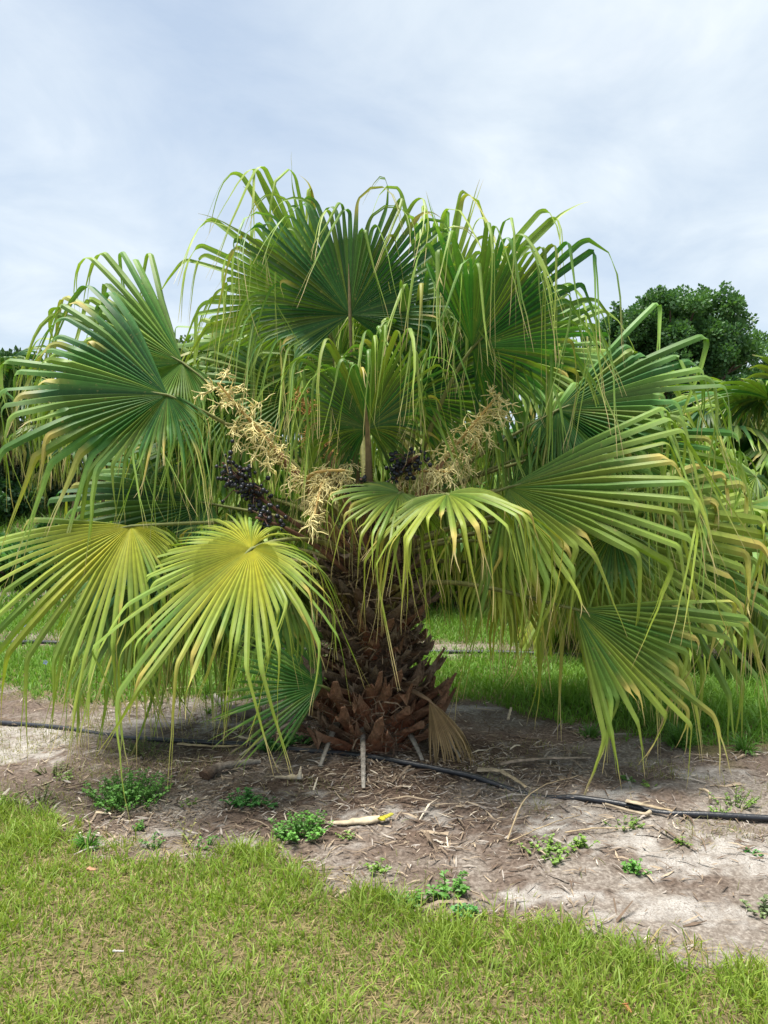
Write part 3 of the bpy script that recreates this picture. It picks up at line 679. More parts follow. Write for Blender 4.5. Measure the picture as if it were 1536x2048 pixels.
pan((-.06, -.16, 1.1), (655, 890), (628, 1035), 4.30, 4.02, seed=3, nb1=26, ln1=.24, hangf=.8)
pan((-.05, .05, 1.2), (640, 860), (600, 790), 4.75, 4.75, seed=4, nb1=16, ln1=.2, colr=V3(.60, .36, .12))
pan((.08, -.14, 1.1), (800, 930), (900, 945), 4.35, 4.15, seed=5, nb1=16, ln1=.18, hangf=.7)
pan((-.12, -.12, 1.1), (570, 940), (690, 940), 4.30, 4.12, seed=6, nb1=14, ln1=.2, hangf=.7)
pan((.12, .05, 1.2), (980, 880), (960, 840), 4.75, 4.65, seed=7, nb1=14, ln1=.2)

# --- fruit clusters
import bmesh
bm = bmesh.new(); bmesh.ops.create_icosphere(bm, subdivisions=2, radius=.0122)
fm = bpy.data.meshes.new('fruit'); bm.to_mesh(fm); bm.free()
fm.polygons.foreach_set('use_smooth', [True]*len(fm.polygons))
_ca = fm.color_attributes.new('tint', 'FLOAT_COLOR', 'POINT'); _ca.data.foreach_set('color', [c for _ in fm.vertices for c in (.010, .012, .019, 1)])
fm.materials.append(M_FRUIT)
def fruits(base, mid, end, D1, D2, nfr, spread, seed):
    r = np.random.default_rng(seed)
    b = PALM + V3(*base); c = bez(b, b + (at(*mid, D1)-b)*.6 + V3(0, 0, .06), at(*mid, D1), at(*end, D2), 12) - PALM
    mb = MB(); mb.tube(c, np.linspace(.018, .006, 12), V3(.17, .085, .06), 6)
    pos = []
    for q in range(nfr):
        u = r.uniform(.72, 1.0); p = c[min(int(u*11), 11)] + r.normal(0, 1, 3)*V3(*spread); pos.append(p)
        if q % 2 == 0: mb.tube(np.array([c[min(int(u*11)-1, 11)], (c[min(int(u*11), 11)]+p)/2 + V3(0, 0, .012), p]), .003, V3(.14, .08, .06), 3, cap=False)
    st_ = link('fruit_stalk', mb.me('fruit_stalk', M_PETIOLE), palm)
    for p in pos:
        link('fruit', fm, st_, Matrix.Translation(Vector(p)) @ Matrix.Scale(r.uniform(.8, 1.2), 4))
fruits((-.12, -.14, 1.1), (520, 1010), (445, 925), 4.25, 4.12, 130, (.042, .045, .06), 1)
fruits((.02, -.16, 1.12), (790, 930), (835, 912), 4.30, 4.16, 75, (.055, .04, .03), 2)
fruits((-.02, -.16, 1.1), (725, 985), (722, 958), 4.25, 4.08, 35, (.03, .03, .022), 3)
fruits((-.12, -.16, 1.05), (560, 1050), (512, 1035), 4.15, 4.02, 35, (.025, .03, .04), 4)

# ------------------------------------------------------------------ dead petioles and litter at the foot
def strap(pts, w0, w1, C0, C1, th=.008, spines=False):
    mb = MB(); pts = np.asarray(pts, float); m = len(pts); tt = np.linspace(0, 1, m)[:, None]
    jw = rng.uniform(.72, 1.2, m); jc = rng.uniform(.75, 1.15, (m, 1)); mb.tube(pts, np.linspace(w0, w1, m)*jw, (C0*(1-tt) + C1*tt)*jc, 7, th/max(w0, 1e-3))
    if spines:
        T = nrm(np.gradient(pts, axis=0)); sd = nrm(np.cross(T, V3(0, 0, 1)))
        for u in np.linspace(.05, .9, 16):
            i_ = u*(m-1); a = int(i_); p = pts[a] + (pts[min(a+1, m-1)]-pts[a])*(i_-a); w = w0+(w1-w0)*u
            for s_ in (-1, 1):
                q = p + sd[a]*s_*w*.9; mb.add([q-T[a]*.008, q+T[a]*.008, q+sd[a]*s_*.016-T[a]*.01], [[0, 1, 2]], C0*.6)
    return mb
def gpt(px, py, dz=0.0):
    p = gp(px, py); p[2] = float(zground(np.array([p[0]]), np.array([p[1]]))[0]) + dz; return p
def thing(name, mb, mat, label, cat, group=None, smooth=True):
    V = np.concatenate(mb.V); o_ = V.mean(0); o_[2] = V[:, 2].min()
    mb.V = [v-o_ for v in mb.V]
    o = link(name, mb.me(name, mat, smooth)); o.location = [float(v) for v in o_]
    return tag(o, label, cat, group)
GREYW = V3(.30, .275, .24); PALE = V3(.55, .45, .32); STRAW = V3(.45, .35, .22)
# old toothed petioles still attached around the foot of the trunk
for (a, b, h) in (((725, 1478), (727, 1585), .17), ((770, 1465), (775, 1505), .2), ((690, 1480), (640, 1545), .15), ((840, 1485), (920, 1520), .14), ((620, 1480), (480, 1515), .12), ((665, 1470), (655, 1500), .2), ((800, 1490), (845, 1530), .1)):
    p0 = gpt(*a, h); p0[1] = max(p0[1], PALM[1]-.40); p1 = gpt(*b, .012); mid_ = (p0+p1)/2 + V3(0, 0, .05)
    mb = strap(bez(p0, p0*.6+mid_*.4+V3(0, -.02, .02), mid_, p1, 9), .032, .011, V3(.15, .11, .08), GREYW, .012, True)
    mb.V = [v-PALM for v in mb.V]
    link('dead_petiole', mb.me('dead_petiole', M_WOODY), palm)
# black irrigation pipe
pp = [gpt(x_, y_, dz) for x_, y_, dz in ((-900, 1395, .01), (-300, 1420, .015), (0, 1441, .014), (130, 1456, .012), (240, 1471, -.002), (330, 1481, .010), (420, 1488, .018), (495, 1494, .016), (600, 1507, .01), (690, 1522, .012), (770, 1536, .022), (860, 1550, .022), (950, 1564, .02), (1020, 1576, -.002),
      (1085, 1587, -.016), (1150, 1598, .010), (1240, 1611, .016), (1320, 1622, -.004), (1410, 1631, .018), (1536, 1640, .02), (1700, 1652, .02), (2400, 1690, .02))]
pp = np.array(pp); ts = np.linspace(0, len(pp)-1, 180)
cr = np.stack([np.interp(ts, np.arange(len(pp)), pp[:, q]) for q in range(3)], 1)
for _ in range(6): cr[1:-1] = (cr[:-2] + cr[1:-1]*2 + cr[2:])/4
mb = MB(); mb.tube(cr, .0155, V3(.016, .018, .024), 12)
thing('irrigation_pipe', mb, M_PIPE, 'black plastic irrigation pipe lying past the foot of the big palm', 'pipe')
for (dd, sl_, lb) in ((7.35, -.10, 'black irrigation pipe in the second planting row behind the big palm'), (10.2, -.10, 'thin black irrigation pipe in the third planting row beyond the palm')):
    xx = np.linspace(-7, 8, 60); yy = dd - .25 + sl_*xx + .05*np.sin(xx*1.3)
    mb = MB(); mb.tube(np.stack([xx, yy, zground(xx, yy)+.016], 1), .021, V3(.016, .018, .024), 8)
    thing('irrigation_pipe', mb, M_PIPE, lb, 'pipe')
# named pieces of debris
def stick(name, px, w, C0, C1, label, cat, th=.008, dz=.012, arch=0., grp=None, sp=False):
    p = np.array([gpt(a, b, dz) for a, b in px]); ts = np.linspace(0, len(p)-1, 14)
    c = np.stack([np.interp(ts, np.arange(len(p)), p[:, q]) for q in range(3)], 1)
    for _ in range(2): c[1:-1] = (c[:-2]+c[1:-1]*2+c[2:])/4
    c[:, 2] += arch*np.sin(np.linspace(0, math.pi, 14)) + rng.normal(0, .0015, 14)
    return thing(name, strap(c, w[0], w[1], C0, C1, th, sp), M_WOODY if C0[0] < .35 else M_DRY, label, cat, grp)
stick('dead_petiole', [(408, 1562), (440, 1548), (520, 1530)], (.04, .02), V3(.10, .06, .04), GREYW, 'thick grey dead leaf stalk with dark butt end near pipe', 'leaf stalk', .03, .02, .015)
stick('dead_petiole', [(430, 1395), (450, 1425), (480, 1435), (520, 1437)], (.015, .035), GREYW*1.2, V3(.2, .16, .14), 'curled grey dead leaf stalk behind the small dark fan', 'leaf stalk', .02, .03, .02)
stick('dry_leaf_sheath', [(648, 1648), (690, 1647), (760, 1643)], (.010, .030), PALE*.95, PALE*1.1, 'pale cream dry leaf base lying in front of the palm', 'leaf base', .005, .012)
stick('dry_leaf', [(355, 1490), (430, 1496), (505, 1494)], (.012, .010), STRAW, STRAW*1.1, 'long straw coloured dry leaf strip beside the pipe', 'dry leaf', .006)
stick('dry_leaf', [(478, 1482), (508, 1495)], (.012, .012), PALE*1.1, PALE, 'short pale dry leaf piece sticking over the pipe', 'dry leaf', .006, .04)
stick('dry_leaf', [(955, 1548), (1000, 1552), (1052, 1578)], (.03, .01), V3(.32, .26, .19), STRAW, 'greyish tan dead leaf blade beside the pipe end', 'dry leaf', .008, .02, .01)
stick('dry_leaf', [(1252, 1614), (1290, 1622), (1345, 1634)], (.020, .010), PALE*.8, STRAW*.7, 'pale torn dry leaf lying across the black pipe', 'dry leaf', .005, .036)
stick('dry_leaf', [(1210, 1615), (1290, 1635), (1300, 1630)], (.006, .012), PALE*.7, PALE*.8, 'narrow dry strip tucked against the pipe under the torn leaf', 'dry leaf', .006, .018)
stick('dry_leaf', [(1000, 1535), (1060, 1530), (1180, 1515)], (.02, .012), V3(.28, .22, .17), V3(.34, .27, .21), 'long grey brown dead leaf strip behind the pipe', 'dry leaf', .008, .015, .02)
stick('dry_leaf', [(1398, 1580), (1418, 1590), (1421, 1604)], (.004, .008), PALE*.8, PALE*.8, 'bent cream dry leaf chip upon the bed near a weed', 'dry leaf', .006, .018, .01)
stick('dry_leaf', [(1016, 1445), (1022, 1425)], (.012, .009), PALE*1.1, PALE, 'upright pale dry chip near the dead brown fan', 'dry leaf', .008, .03)
stick('dry_leaf', [(192, 1622), (222, 1626)], (.012, .006), PALE*1.2, PALE*1.2, 'small white dry chip below the leafy weed clump', 'dry leaf', .006)
stick('dry_leaf', [(550, 1568), (575, 1566), (605, 1562)], (.008, .016), PALE*.8, PALE, 'curled pale dry leaf before the dead stalks', 'dry leaf', .008, .02)
stick('dry_leaf', [(598, 1573), (602, 1550)], (.014, .004), GREYW*1.3, PALE, 'grey dry leaf tip poking up before the palm', 'dry leaf', .006, .03)
stick('dry_leaf', [(330, 1378), (400, 1372), (440, 1385)], (.014, .008), PALE, PALE*.9, 'pale dry leaf strips at the edge of the back grass', 'dry leaf', .006)
stick('dry_leaf', [(226, 1912), (248, 1914)], (.004, .003), V3(.5, .48, .44), V3(.5, .48, .44), 'tiny white dry chip lying on the lawn', 'dry leaf', .004, .03)
stick('twig', [(1015, 1690), (1045, 1630), (1085, 1595), (1155, 1560)], (.004, .002), STRAW, STRAW*.8, 'thin curved straw twig arching over the bed', 'twig', .004, .03, .05)
stick('twig', [(1020, 1690), (1100, 1665), (1160, 1640)], (.003, .002), STRAW*.9, STRAW*.8, 'thin straight twig under the curved straw twig', 'twig', .003, .02, .02)
stick('twig', [(1130, 1672), (1200, 1663), (1262, 1657)], (.004, .003), STRAW, STRAW, 'pale level twig beside the low weeds', 'twig', .003, .015, .01)
stick('fallen_leaf', [(1250, 2022), (1262, 2038)], (.010, .004), V3(.30, .13, .05), V3(.30, .14, .06), 'small orange brown fallen leaf on the lawn', 'leaf', .005, .03)
stick('fallen_leaf', [(176, 1754), (190, 1757)], (.012, .006), V3(.5, .27, .16), V3(.5, .27, .16), 'small salmon coloured fallen leaf at the lawn edge', 'leaf', .005, .05)
stick('fallen_leaf', [(760, 1650), (785, 1640)], (.022, .010), V3(.42, .38, .04), V3(.36, .34, .05), 'bright yellow fallen leaf beside the cream leaf base', 'leaf', .006, .03)
# loose litter that nobody could count
x, y = frustum_pts(80000, 2.4, 6.6, .3)
b = bed_mask(x, y); dt = np.hypot((x+.085)*.75, y-4.15); lq = fbm(x*2.4, y*2.4, 91); sn = sand_mask(x, y)
keep = (b > .35) & (rng.random(len(x)) < (.05 + .62*np.exp(-(dt/.9)**2) + .5*sstep(.52, .68, lq)) * (1-.65*sn)) & (np.hypot(x+.085, y-4.65) > .27); x, y = x[keep], y[keep]; n = len(x)
ln = rng.gamma(1.9, .0085, n) + .004; big = rng.random(n) < .07; ln[big] *= rng.uniform(1.6, 3.2, big.sum()); w = rng.uniform(.0014, .0045, n)*(.6+ln*12); az = rng.normal(.2, 1.1, n)
d = np.stack([np.cos(az), np.sin(az), rng.normal(0, .14, n)], -1); sd = np.stack([-np.sin(az), np.cos(az), rng.normal(0, .35, n)], -1)
P0 = np.stack([x, y, zground(x, y) + rng.uniform(.002, .016, n)], -1); L_ = ln[:, None]; ww = w[:, None]
cv = np.stack([0*x, 0*x, rng.uniform(-.1, .22, n)*ln], -1)
Vv = np.stack([P0-d*L_-sd*ww*.4, P0-d*L_+sd*ww*.4, P0-sd*ww+cv, P0+sd*ww+cv, P0+d*L_+sd*ww*.25+sd*ww*rng.normal(0, 1, (n, 1)), P0+d*L_-sd*ww*.25], 1)
Ff = (np.arange(n)[:, None, None]*6 + np.array([[0, 1, 3], [0, 3, 2], [2, 3, 4], [2, 4, 5]])[None]).reshape(-1, 3)
tone = rng.random(n); Cc = mixcol((.11, .075, .055), (.40, .32, .23), tone**1.8); gq = rng.random(n) < .25; Cc[gq] = mixcol((.22, .19, .17), (.38, .34, .30), rng.random(gq.sum())); wq = rng.random(n) < .05; Cc[wq] = (.62, .54, .43)
mb = MB(); mb.add(Vv, Ff, np.repeat(Cc[:, None], 6, 1))
tag(link('leaf_litter', mb.me('leaf_litter', M_DRY, False)), 'brown and straw coloured leaf litter and chips over the bed', 'litter', None, 'stuff')

# ------------------------------------------------------------------ weeds
def weed(px, py, rad, h, nst, colr, label, kind='leafy', leaf=.016, grp=None):
    o_ = gpt(px, py); r = np.random.default_rng(int(px*7+py)); nst = int(nst*1.4); h = h*1.15; rad = rad*1.1
    e = empty('weed', o_, label, 'weed', grp)
    ms, ml = MB(), MB()
    for k in range(nst):
        a = r.uniform(0, 6.28); q = r.random()**.6; base = V3(math.cos(a), math.sin(a)*.7, 0)*rad*q*.7
        tilt = V3(math.cos(a), math.sin(a), 0)*q*.9; hh = h*r.uniform(.5, 1.1)*(1-.35*q)
        if kind == 'grassy':
            A = blades((base*.35)[None].repeat(3, 0), np.full(3, hh)*r.uniform(.8, 1.2, 3), r.uniform(.006, .010, 3), np.full(3, .25+q*.7)*r.uniform(.6, 1.3, 3), a+r.normal(0, .4, 3),
                       np.tile(colr*.8, (3, 1)), np.tile(colr*1.25, (3, 1)), .7); ml.add(*A); continue
        pts = np.array([base + (tilt*u + V3(0, 0, 1)*u*(1-.25*q*u))*hh for u in np.linspace(0, 1, 5)]) - V3(0, 0, .005)
        ms.tube(np.concatenate([[V3(0, 0, -.012)], pts]), np.linspace(.0028, .001, 6), colr*.8, 3, cap=False)
        nl = int(6 + hh*70)
        for q_ in range(nl):
            u = r.uniform(.12, 1); i_ = min(int(u*4), 3); p = pts[i_] + (pts[i_+1]-pts[i_])*(u*4-i_)
            la = r.uniform(0, 6.28); ld = nrm(V3(math.cos(la), math.sin(la), r.uniform(-.1, .6))); lw = np.cross(ld, V3(0, 0, 1))*r.uniform(.3, .48); L_ = leaf*r.uniform(.6, 1.3)
            cc = colr*r.uniform(.65, 1.35); c2 = cc*V3(1.1, 1.05, .9)
            m_ = p + ld*L_*.5 + V3(0, 0, .15*L_)
            ml.add([p, m_-lw*L_, p+ld*L_-V3(0, 0, .1*L_), m_+lw*L_], [[0, 1, 2, 3]], np.array([cc, cc, c2, cc]))
    if ms.n: link('stem', ms.me('stem', M_LEAF), e)
    link('foliage', ml.me('foliage', M_LEAF, False), e)
    return e
WG = V3(.10, .25, .045); WL = V3(.18, .31, .06); WB = V3(.065, .21, .05)
weed(258, 1600, .20, .17, 80, WG, 'largest leafy green weed clump in the bare bed', leaf=.018)
weed(490, 1612, .09, .075, 24, WB, 'low green weed tuft beside a white sand patch', leaf=.02)
weed(537, 1615, .05, .05, 8, WB, 'small green weed next to the low weed tuft', leaf=.018)
weed(605, 1672, .13, .11, 38, WG*1.15, 'bushy green weed beside the cream dry leaf base', leaf=.018)
weed(695, 1672, .05, .03, 7, WL, 'flat sparse weed under the cream dry leaf base', leaf=.014)
weed(893, 1782, .08, .08, 14, WG, 'upright green weed at the lawn edge, largest of its row', leaf=.022)
weed(832, 1800, .05, .06, 9, WG, 'small green weed between two larger lawn edge weeds', leaf=.02)
weed(787, 1800, .04, .04, 7, WG*1.1, 'tiny green weed by the lawn edge', leaf=.018)
weed(930, 1822, .05, .05, 9, WB*1.2, 'low round weed just where lawn meets the bed', leaf=.02)
weed(755, 1735, .05, .05, 8, WL, 'pale green seedling on dark soil near the lawn corner', leaf=.016)
weed(1085, 1700, .10, .06, 14, WL, 'pale weed patch under the curved straw twig', leaf=.016)
weed(1158, 1698, .05, .06, 9, WL*1.1, 'light green weed beside the level twig', leaf=.018)
weed(1112, 1722, .07, .05, 9, WL*.9, 'sprawling weed in front of the light green weed', leaf=.016)
weed(1268, 1738, .06, .07, 11, WG*1.2, 'green weed at the rim of the white sand', leaf=.018)
weed(1362, 1685, .05, .04, 7, WL, 'small pale weed standing on white sand', leaf=.015)
weed(1508, 1695, .04, .03, 6, WB*1.3, 'tiny bluish green weed on the sand', leaf=.016)
weed(1520, 1810, .07, .06, 9, V3(.16, .22, .10), 'grey green weed at the sandy bed margin', leaf=.02)
weed(1470, 1605, .10, .09, 16, WL*.85, 'feathery weed behind the black pipe', leaf=.013)
weed(1440, 1622, .04, .05, 7, WL, 'thin sprig right behind the black pipe', leaf=.012)
weed(1250, 1650, .09, .05, 12, WL, 'low weed patch before the torn dry leaf', leaf=.014)
weed(1298, 1566, .05, .03, 6, WL, 'yellowish sprig behind the pipe beside sand', leaf=.014)
weed(1262, 1555, .04, .04, 7, WG, 'small dark sprig behind the pipe near white sand', leaf=.014)
weed(550, 1500, .11, .10, 18, WB, 'green creeping weed against the left side of the trunk', leaf=.03)
weed(598, 1490, .07, .12, 10, WB, 'taller weed sprouting under the small dark fan', leaf=.03)
weed(75, 1600, .10, .10, 16, V3(.17, .20, .09), 'greyish feathery weed at the left end of the bed', leaf=.012)
weed(10, 1600, .07, .06, 9, WL, 'low light green weed at the grass corner', leaf=.014)
weed(110, 1540, .12, .06, 16, V3(.16, .2, .07), 'dry olive weed patch near the left pipe', leaf=.013)
weed(290, 1500, .16, .08, 24, V3(.13, .18, .06), 'olive weed patch in front of the hidden pipe', leaf=.014)
weed(130, 1555, .05, .05, 7, WL, 'bright sprig within the olive weed patch', leaf=.014)
weed(368, 1690, .03, .13, 3, V3(.28, .27, .10), 'single tall seed stalk standing on bare soil', leaf=.013)
weed(308, 1690, .03, .06, 5, WG, 'little green seedling on bare soil near the seed stalk', leaf=.016)
weed(413, 1690, .03, .06, 5, WG, 'little green seedling right of the tall seed stalk', leaf=.016)
weed(277, 1655, .03, .05, 5, WG, 'little seedling below the largest weed clump', leaf=.014)
weed(376, 1608, .06, .04, 8, WL*.9, 'low yellow green weed near the dark butted stalk', leaf=.012)
weed(1360, 1488, .20, .22, 46, V3(.085, .20, .035), 'broad grassy tuft of arching blades at the bed rear edge', 'grassy')
weed(420, 1385, .10, .20, 20, V3(.11, .24, .04), 'grassy tuft behind the curled grey stalk', 'grassy')
weed(418, 1425, .05, .06, 10, V3(.12, .22, .06), 'short grass tuft beside the curled grey stalk', 'grassy')
weed(1490, 1500, .12, .14, 22, V3(.085, .20, .035), 'grassy tuft next to the broad arching tuft', 'grassy')
weed(175, 1690, .10, .09, 24, V3(.09, .22, .035), 'dense bright grass clump at the lawn corner', 'grassy')
weed(1180, 1470, .12, .12, 20, V3(.09, .20, .035), 'grass tuft under the hanging yellow leaf tips', 'grassy')

# ------------------------------------------------------------------ background palms
def bg_palm(loc, hz, nfr, Rb, seed, label, grp, bright=.4, yel=.1, deadn=0, n=34, lean_out=1.0, trunk_r=.24, name='fan_palm', elev=(78, -25), Lh=.5, droop=1.0):
    r = np.random.default_rng(seed)
    rt = empty(name, loc, label, 'palm tree', grp)
    mb = MB(); z_ = np.linspace(-.05, hz, 9); mb.tube(np.stack([0*z_, 0*z_, z_], 1), trunk_r*np.interp(z_/hz, [0, .3, .9, 1], [1.15, 1, .85, .4]), V3(.10, .07, .05), 12)
    link('trunk', mb.me('trunk', M_WOODY), rt)
    tot = nfr + deadn
    for k in range(tot):
        dead = k >= nfr
        el = R(elev[0] + (elev[1]-elev[0])*(k/max(nfr-1, 1))**.9) if not dead else R(-60 - 25*r.random())
        az = k*2.39996 + r.normal(0, .15)
        e = V3(math.sin(az), -math.cos(az), 0); pd = nrm(e*math.cos(el) + V3(0, 0, math.sin(el)))
        pl = Rb*r.uniform(.95, 1.35)*(.6 if dead else 1); H = V3(0, 0, hz-.05) + e*trunk_r*.4 + pd*pl
        el2 = el - R(32)*(1 if not dead else .2); A = nrm(e*math.cos(el2) + V3(0, 0, math.sin(el2))); N = nrm(-e*math.sin(el2) + V3(0, 0, math.cos(el2)))
        dt_ = fan(H, A, N, Lb=Rb*r.uniform(.8, 1.05), Lh=Lh*Rb*1.1, n=n, span=320, yel=yel*.8 + (.12 if k > nfr*.7 else 0), bright=bright - .12 + r.normal(0, .08), dry=.95 if dead else 0,
                  seed=seed*50+k, rows=(3, 2, 3, 3), kin=.45, droop=droop, fold=r.uniform(-.2, .25))
        fr = put_fan('frond', dt_, rt, (0, 0, 0))
        mp_ = petiole(V3(0, 0, hz-.15) + e*trunk_r*.3, H, A, dt_, .25, .022, .011, False, k=4)
        link('petiole', mp_.me('petiole', M_PETIOLE), fr)
        if dead: fr['label'] = 'dead hanging brown fan'
    return rt
def onrow(px, D): return V3((px-768)/F_PX*D, D, float(zground(np.array([(px-768)/F_PX*D]), np.array([D]))[0]))
GR = 'younger fan palms in the rows behind'
P1 = bg_palm(onrow(1345, 7.3), .75, 19, .72, 1, 'younger fan palm with yellowing lower fans, right behind the big palm', GR, bright=.5, yel=.18)
P2 = bg_palm(onrow(440, 8.2), .80, 19, .72, 2, 'bright young fan palm behind the left side of the big palm', GR, bright=.55, yel=.20)
P3 = bg_palm(onrow(1120, 9.6), .95, 19, .85, 3, 'green fan palm showing through the gap behind the big crown', GR, bright=.45, yel=.12)
def clone(src, px, D, s, rot, label):
    c = copy_tree(src); p = onrow(px, D); c.location = [float(v) for v in p]; c.rotation_euler = (0, 0, rot); c.scale = (s, s, s); c['label'] = label
    return c
clone(P1, 1590, 8.2, 1.05, 1.3, 'fan palm half hidden at the right end of the second row')
clone(P3, 1460, 10.4, 1.02, 2.2, 'taller green fan palm in the third row on the right')
clone(P2, 620, 9.8, 1.25, .7, 'fan palm in the third row straight behind the trunk')
clone(P3, 860, 11.5, 1.2, 4.0, 'fan palm further back between the crown stalks')
clone(P1, 470, 11.0, 1.25, 3.1, 'fan palm further back beside the dark tree trunk')
clone(P2, 1290, 12.6, 1.2, 5.0, 'fan palm of the fourth row below the dark tree')
clone(P1, 1040, 13.0, 1.3, .3, 'fan palm in the fourth row left of the dark tree')
# cabbage palms with dead skirts
bg_palm(onrow(215, 16.0), 2.3, 20, .85, 21, 'cabbage palm with a shaggy skirt of dead fans, above the vines', 'cabbage palms on the left', bright=.25, yel=.12, deadn=12, trunk_r=.22, name='cabbage_palm')
bg_palm(onrow(-30, 19.5), 2.4, 20, 1.1, 22, 'taller dark cabbage palm behind the shaggy skirted one', 'cabbage palms on the left', bright=.28, yel=.05, deadn=6, trunk_r=.22, name='cabbage_palm')
bg_palm(onrow(1545, 11.5), 1.9, 24, .95, 23, 'spiky grey green palm with tan lower leaves by the dark tree', 'far palms on the right', bright=.16, yel=.12, deadn=8, trunk_r=.2, name='cabbage_palm', droop=.05, Lh=.2)

# ------------------------------------------------------------------ background trees and shrubs
def leaves(cent, sig, n, size, cA, cB, r, out=None):
    """leaf-sized faces in clumps"""
    u = nrm(r.normal(0, 1, (n, 3))); rad = r.random(n)**.45
    pw = sig**2.2; ci = r.choice(len(cent), n, p=pw/pw.sum())
    p = cent[ci] + u*rad[:, None]*sig[ci][:, None]*V3(1, 1, .8)
    d = nrm(u*.8 + r.normal(0, .6, (n, 3)) + V3(0, 0, .25)); s_ = nrm(np.cross(d, r.normal(0, 1, (n, 3))))
    L_ = size*r.uniform(.6, 1.4, (n, 1)); w = L_*r.uniform(.28, .45, (n, 1))
    Vv = np.stack([p, p+d*L_*.5-s_*w, p+d*L_, p+d*L_*.5+s_*w], 1)
    Ff = (np.arange(n)[:, None]*4 + np.array([0, 1, 2, 3])[None])
    tone = np.clip(r.random(n)*.6 + r.random(len(cent))[ci]*.4, 0, 1)
    C = mixcol(cA, cB, tone)
    return Vv.reshape(-1, 3), Ff, np.repeat(C[:, None], 4, 1).reshape(-1, 3)
def tree(name, loc, h, crown_c, crown_r, ncl, clr, nleaf, size, cA, cB, seed, label, cat, trunk_r=.16, grp=None, spiky=0, bark=V3(.12, .09, .07)):
    r = np.random.default_rng(seed)
    rt = empty(name, loc, label, cat, grp)
    u = nrm(r.normal(0, 1, (ncl, 3))); u[:, 2] = np.where(u[:, 2] < -.55, -u[:, 2], u[:, 2])
    cen = V3(*crown_c) + u*V3(*crown_r)*(r.uniform(.45, 1.0, (ncl, 1)))
    sig = np.full(ncl, clr)*r.uniform(.6, 1.35, ncl)
    if spiky:
        top = cen[cen[:, 2] > crown_c[2]]; k = r.integers(0, len(top), spiky); tp = top[k] + nrm(r.normal(0, .5, (spiky, 3)) + V3(0, 0, .9))*clr*1.1
        cen = np.concatenate([cen, tp, tp + V3(0, 0, clr*.35)]); sig = np.concatenate([sig, np.full(spiky*2, clr*.3)])
    ml = MB(); ml.add(*leaves(cen, sig, nleaf, size, cA, cB, r))
    mt = MB()
    tpz = crown_c[2]
    tp = V3(crown_c[0], crown_c[1], tpz)
    pts = bez(V3(0, 0, -.1), V3(0, 0, tpz*.35), tp*V3(.6, .6, .75), tp, 10); mt.tube(pts, np.linspace(trunk_r, trunk_r*.35, 10), bark, 8)
    for c in cen[:min(ncl, 26)]:
        i_ = r.integers(4, 10); a = pts[i_]; mt.tube(bez(a, a+(c-a)*.3+V3(0, 0, .15), a+(c-a)*.7+V3(0, 0, .1), c, 6), np.linspace(trunk_r*.3, .012, 6), bark, 5, cap=False)
    link('trunk', mt.me('trunk', M_WOODY), rt); link('crown', ml.me('crown', M_LEAF, False), rt)
    return rt
def rel(px, py, D): return at(px, py, D)
def tree_px(name, D, base_px, top_py, cx, cy, rx_px, rz_px, **kw):
    loc = onrow(base_px, D); c = at(cx, cy, D) - loc; k = D/F_PX
    return tree(name, loc, 0, tuple(c), (rx_px*k, rx_px*k*.8, rz_px*k), **kw)
DK = ((.035, .10, .035), (.10, .215, .065)); OLV = ((.05, .10, .03), (.13, .20, .06))
tree_px('tree', 20, 1345, 0, 1345, 765, 185, 190, ncl=230, clr=.29, nleaf=90000, size=.085, cA=DK[0], cB=DK[1], seed=41, label='large dense dark green tree rising behind the palms', cat='tree', trunk_r=.25, spiky=80)
tree_px('tree', 22, 1530, 0, 1545, 815, 135, 135, ncl=60, clr=.34, nleaf=30000, size=.09, cA=(.035, .10, .035), cB=(.11, .22, .065), seed=42, label='lower dark green tree adjoining the large dense tree', cat='tree', trunk_r=.2, spiky=12)
tree_px('tree', 21, 1190, 0, 1195, 790, 80, 120, ncl=40, clr=.34, nleaf=20000, size=.09, cA=(.03, .075, .025), cB=(.09, .17, .05), seed=43, label='mid green tree at the inner side of the large dense tree', cat='tree', trunk_r=.16, spiky=8)
tree_px('tree', 19, 375, 0, 378, 740, 38, 60, ncl=14, clr=.28, nleaf=3800, size=.10, cA=OLV[0], cB=(.15, .22, .08), seed=44, label='small thin leafed tree poking up beside the left fan', cat='tree', trunk_r=.09)
tree_px('tree', 20, 480, 0, 480, 770, 60, 70, ncl=14, clr=.4, nleaf=9000, size=.11, cA=OLV[0], cB=OLV[1], seed=45, label='rounded olive green tree hidden behind the left stalks', cat='tree', trunk_r=.1)
tree_px('tree', 24, 20, 0, 15, 800, 110, 90, ncl=26, clr=.6, nleaf=18000, size=.14, cA=DK[0], cB=(.045, .10, .035), seed=46, label='dark tree at the left margin above the vine bank', cat='tree', trunk_r=.16)
tree_px('tree', 26, 780, 0, 780, 815, 250, 100, ncl=50, clr=.7, nleaf=22000, size=.16, cA=(.03, .08, .025), cB=(.09, .17, .05), seed=47, label='broad green tree straight behind the palm crown', cat='tree', trunk_r=.18)
tree_px('tree', 27, 230, 0, 240, 850, 110, 70, ncl=26, clr=.6, nleaf=16000, size=.15, cA=(.025, .07, .022), cB=(.07, .14, .045), seed=48, label='green tree behind the cabbage palms', cat='tree', trunk_r=.16)
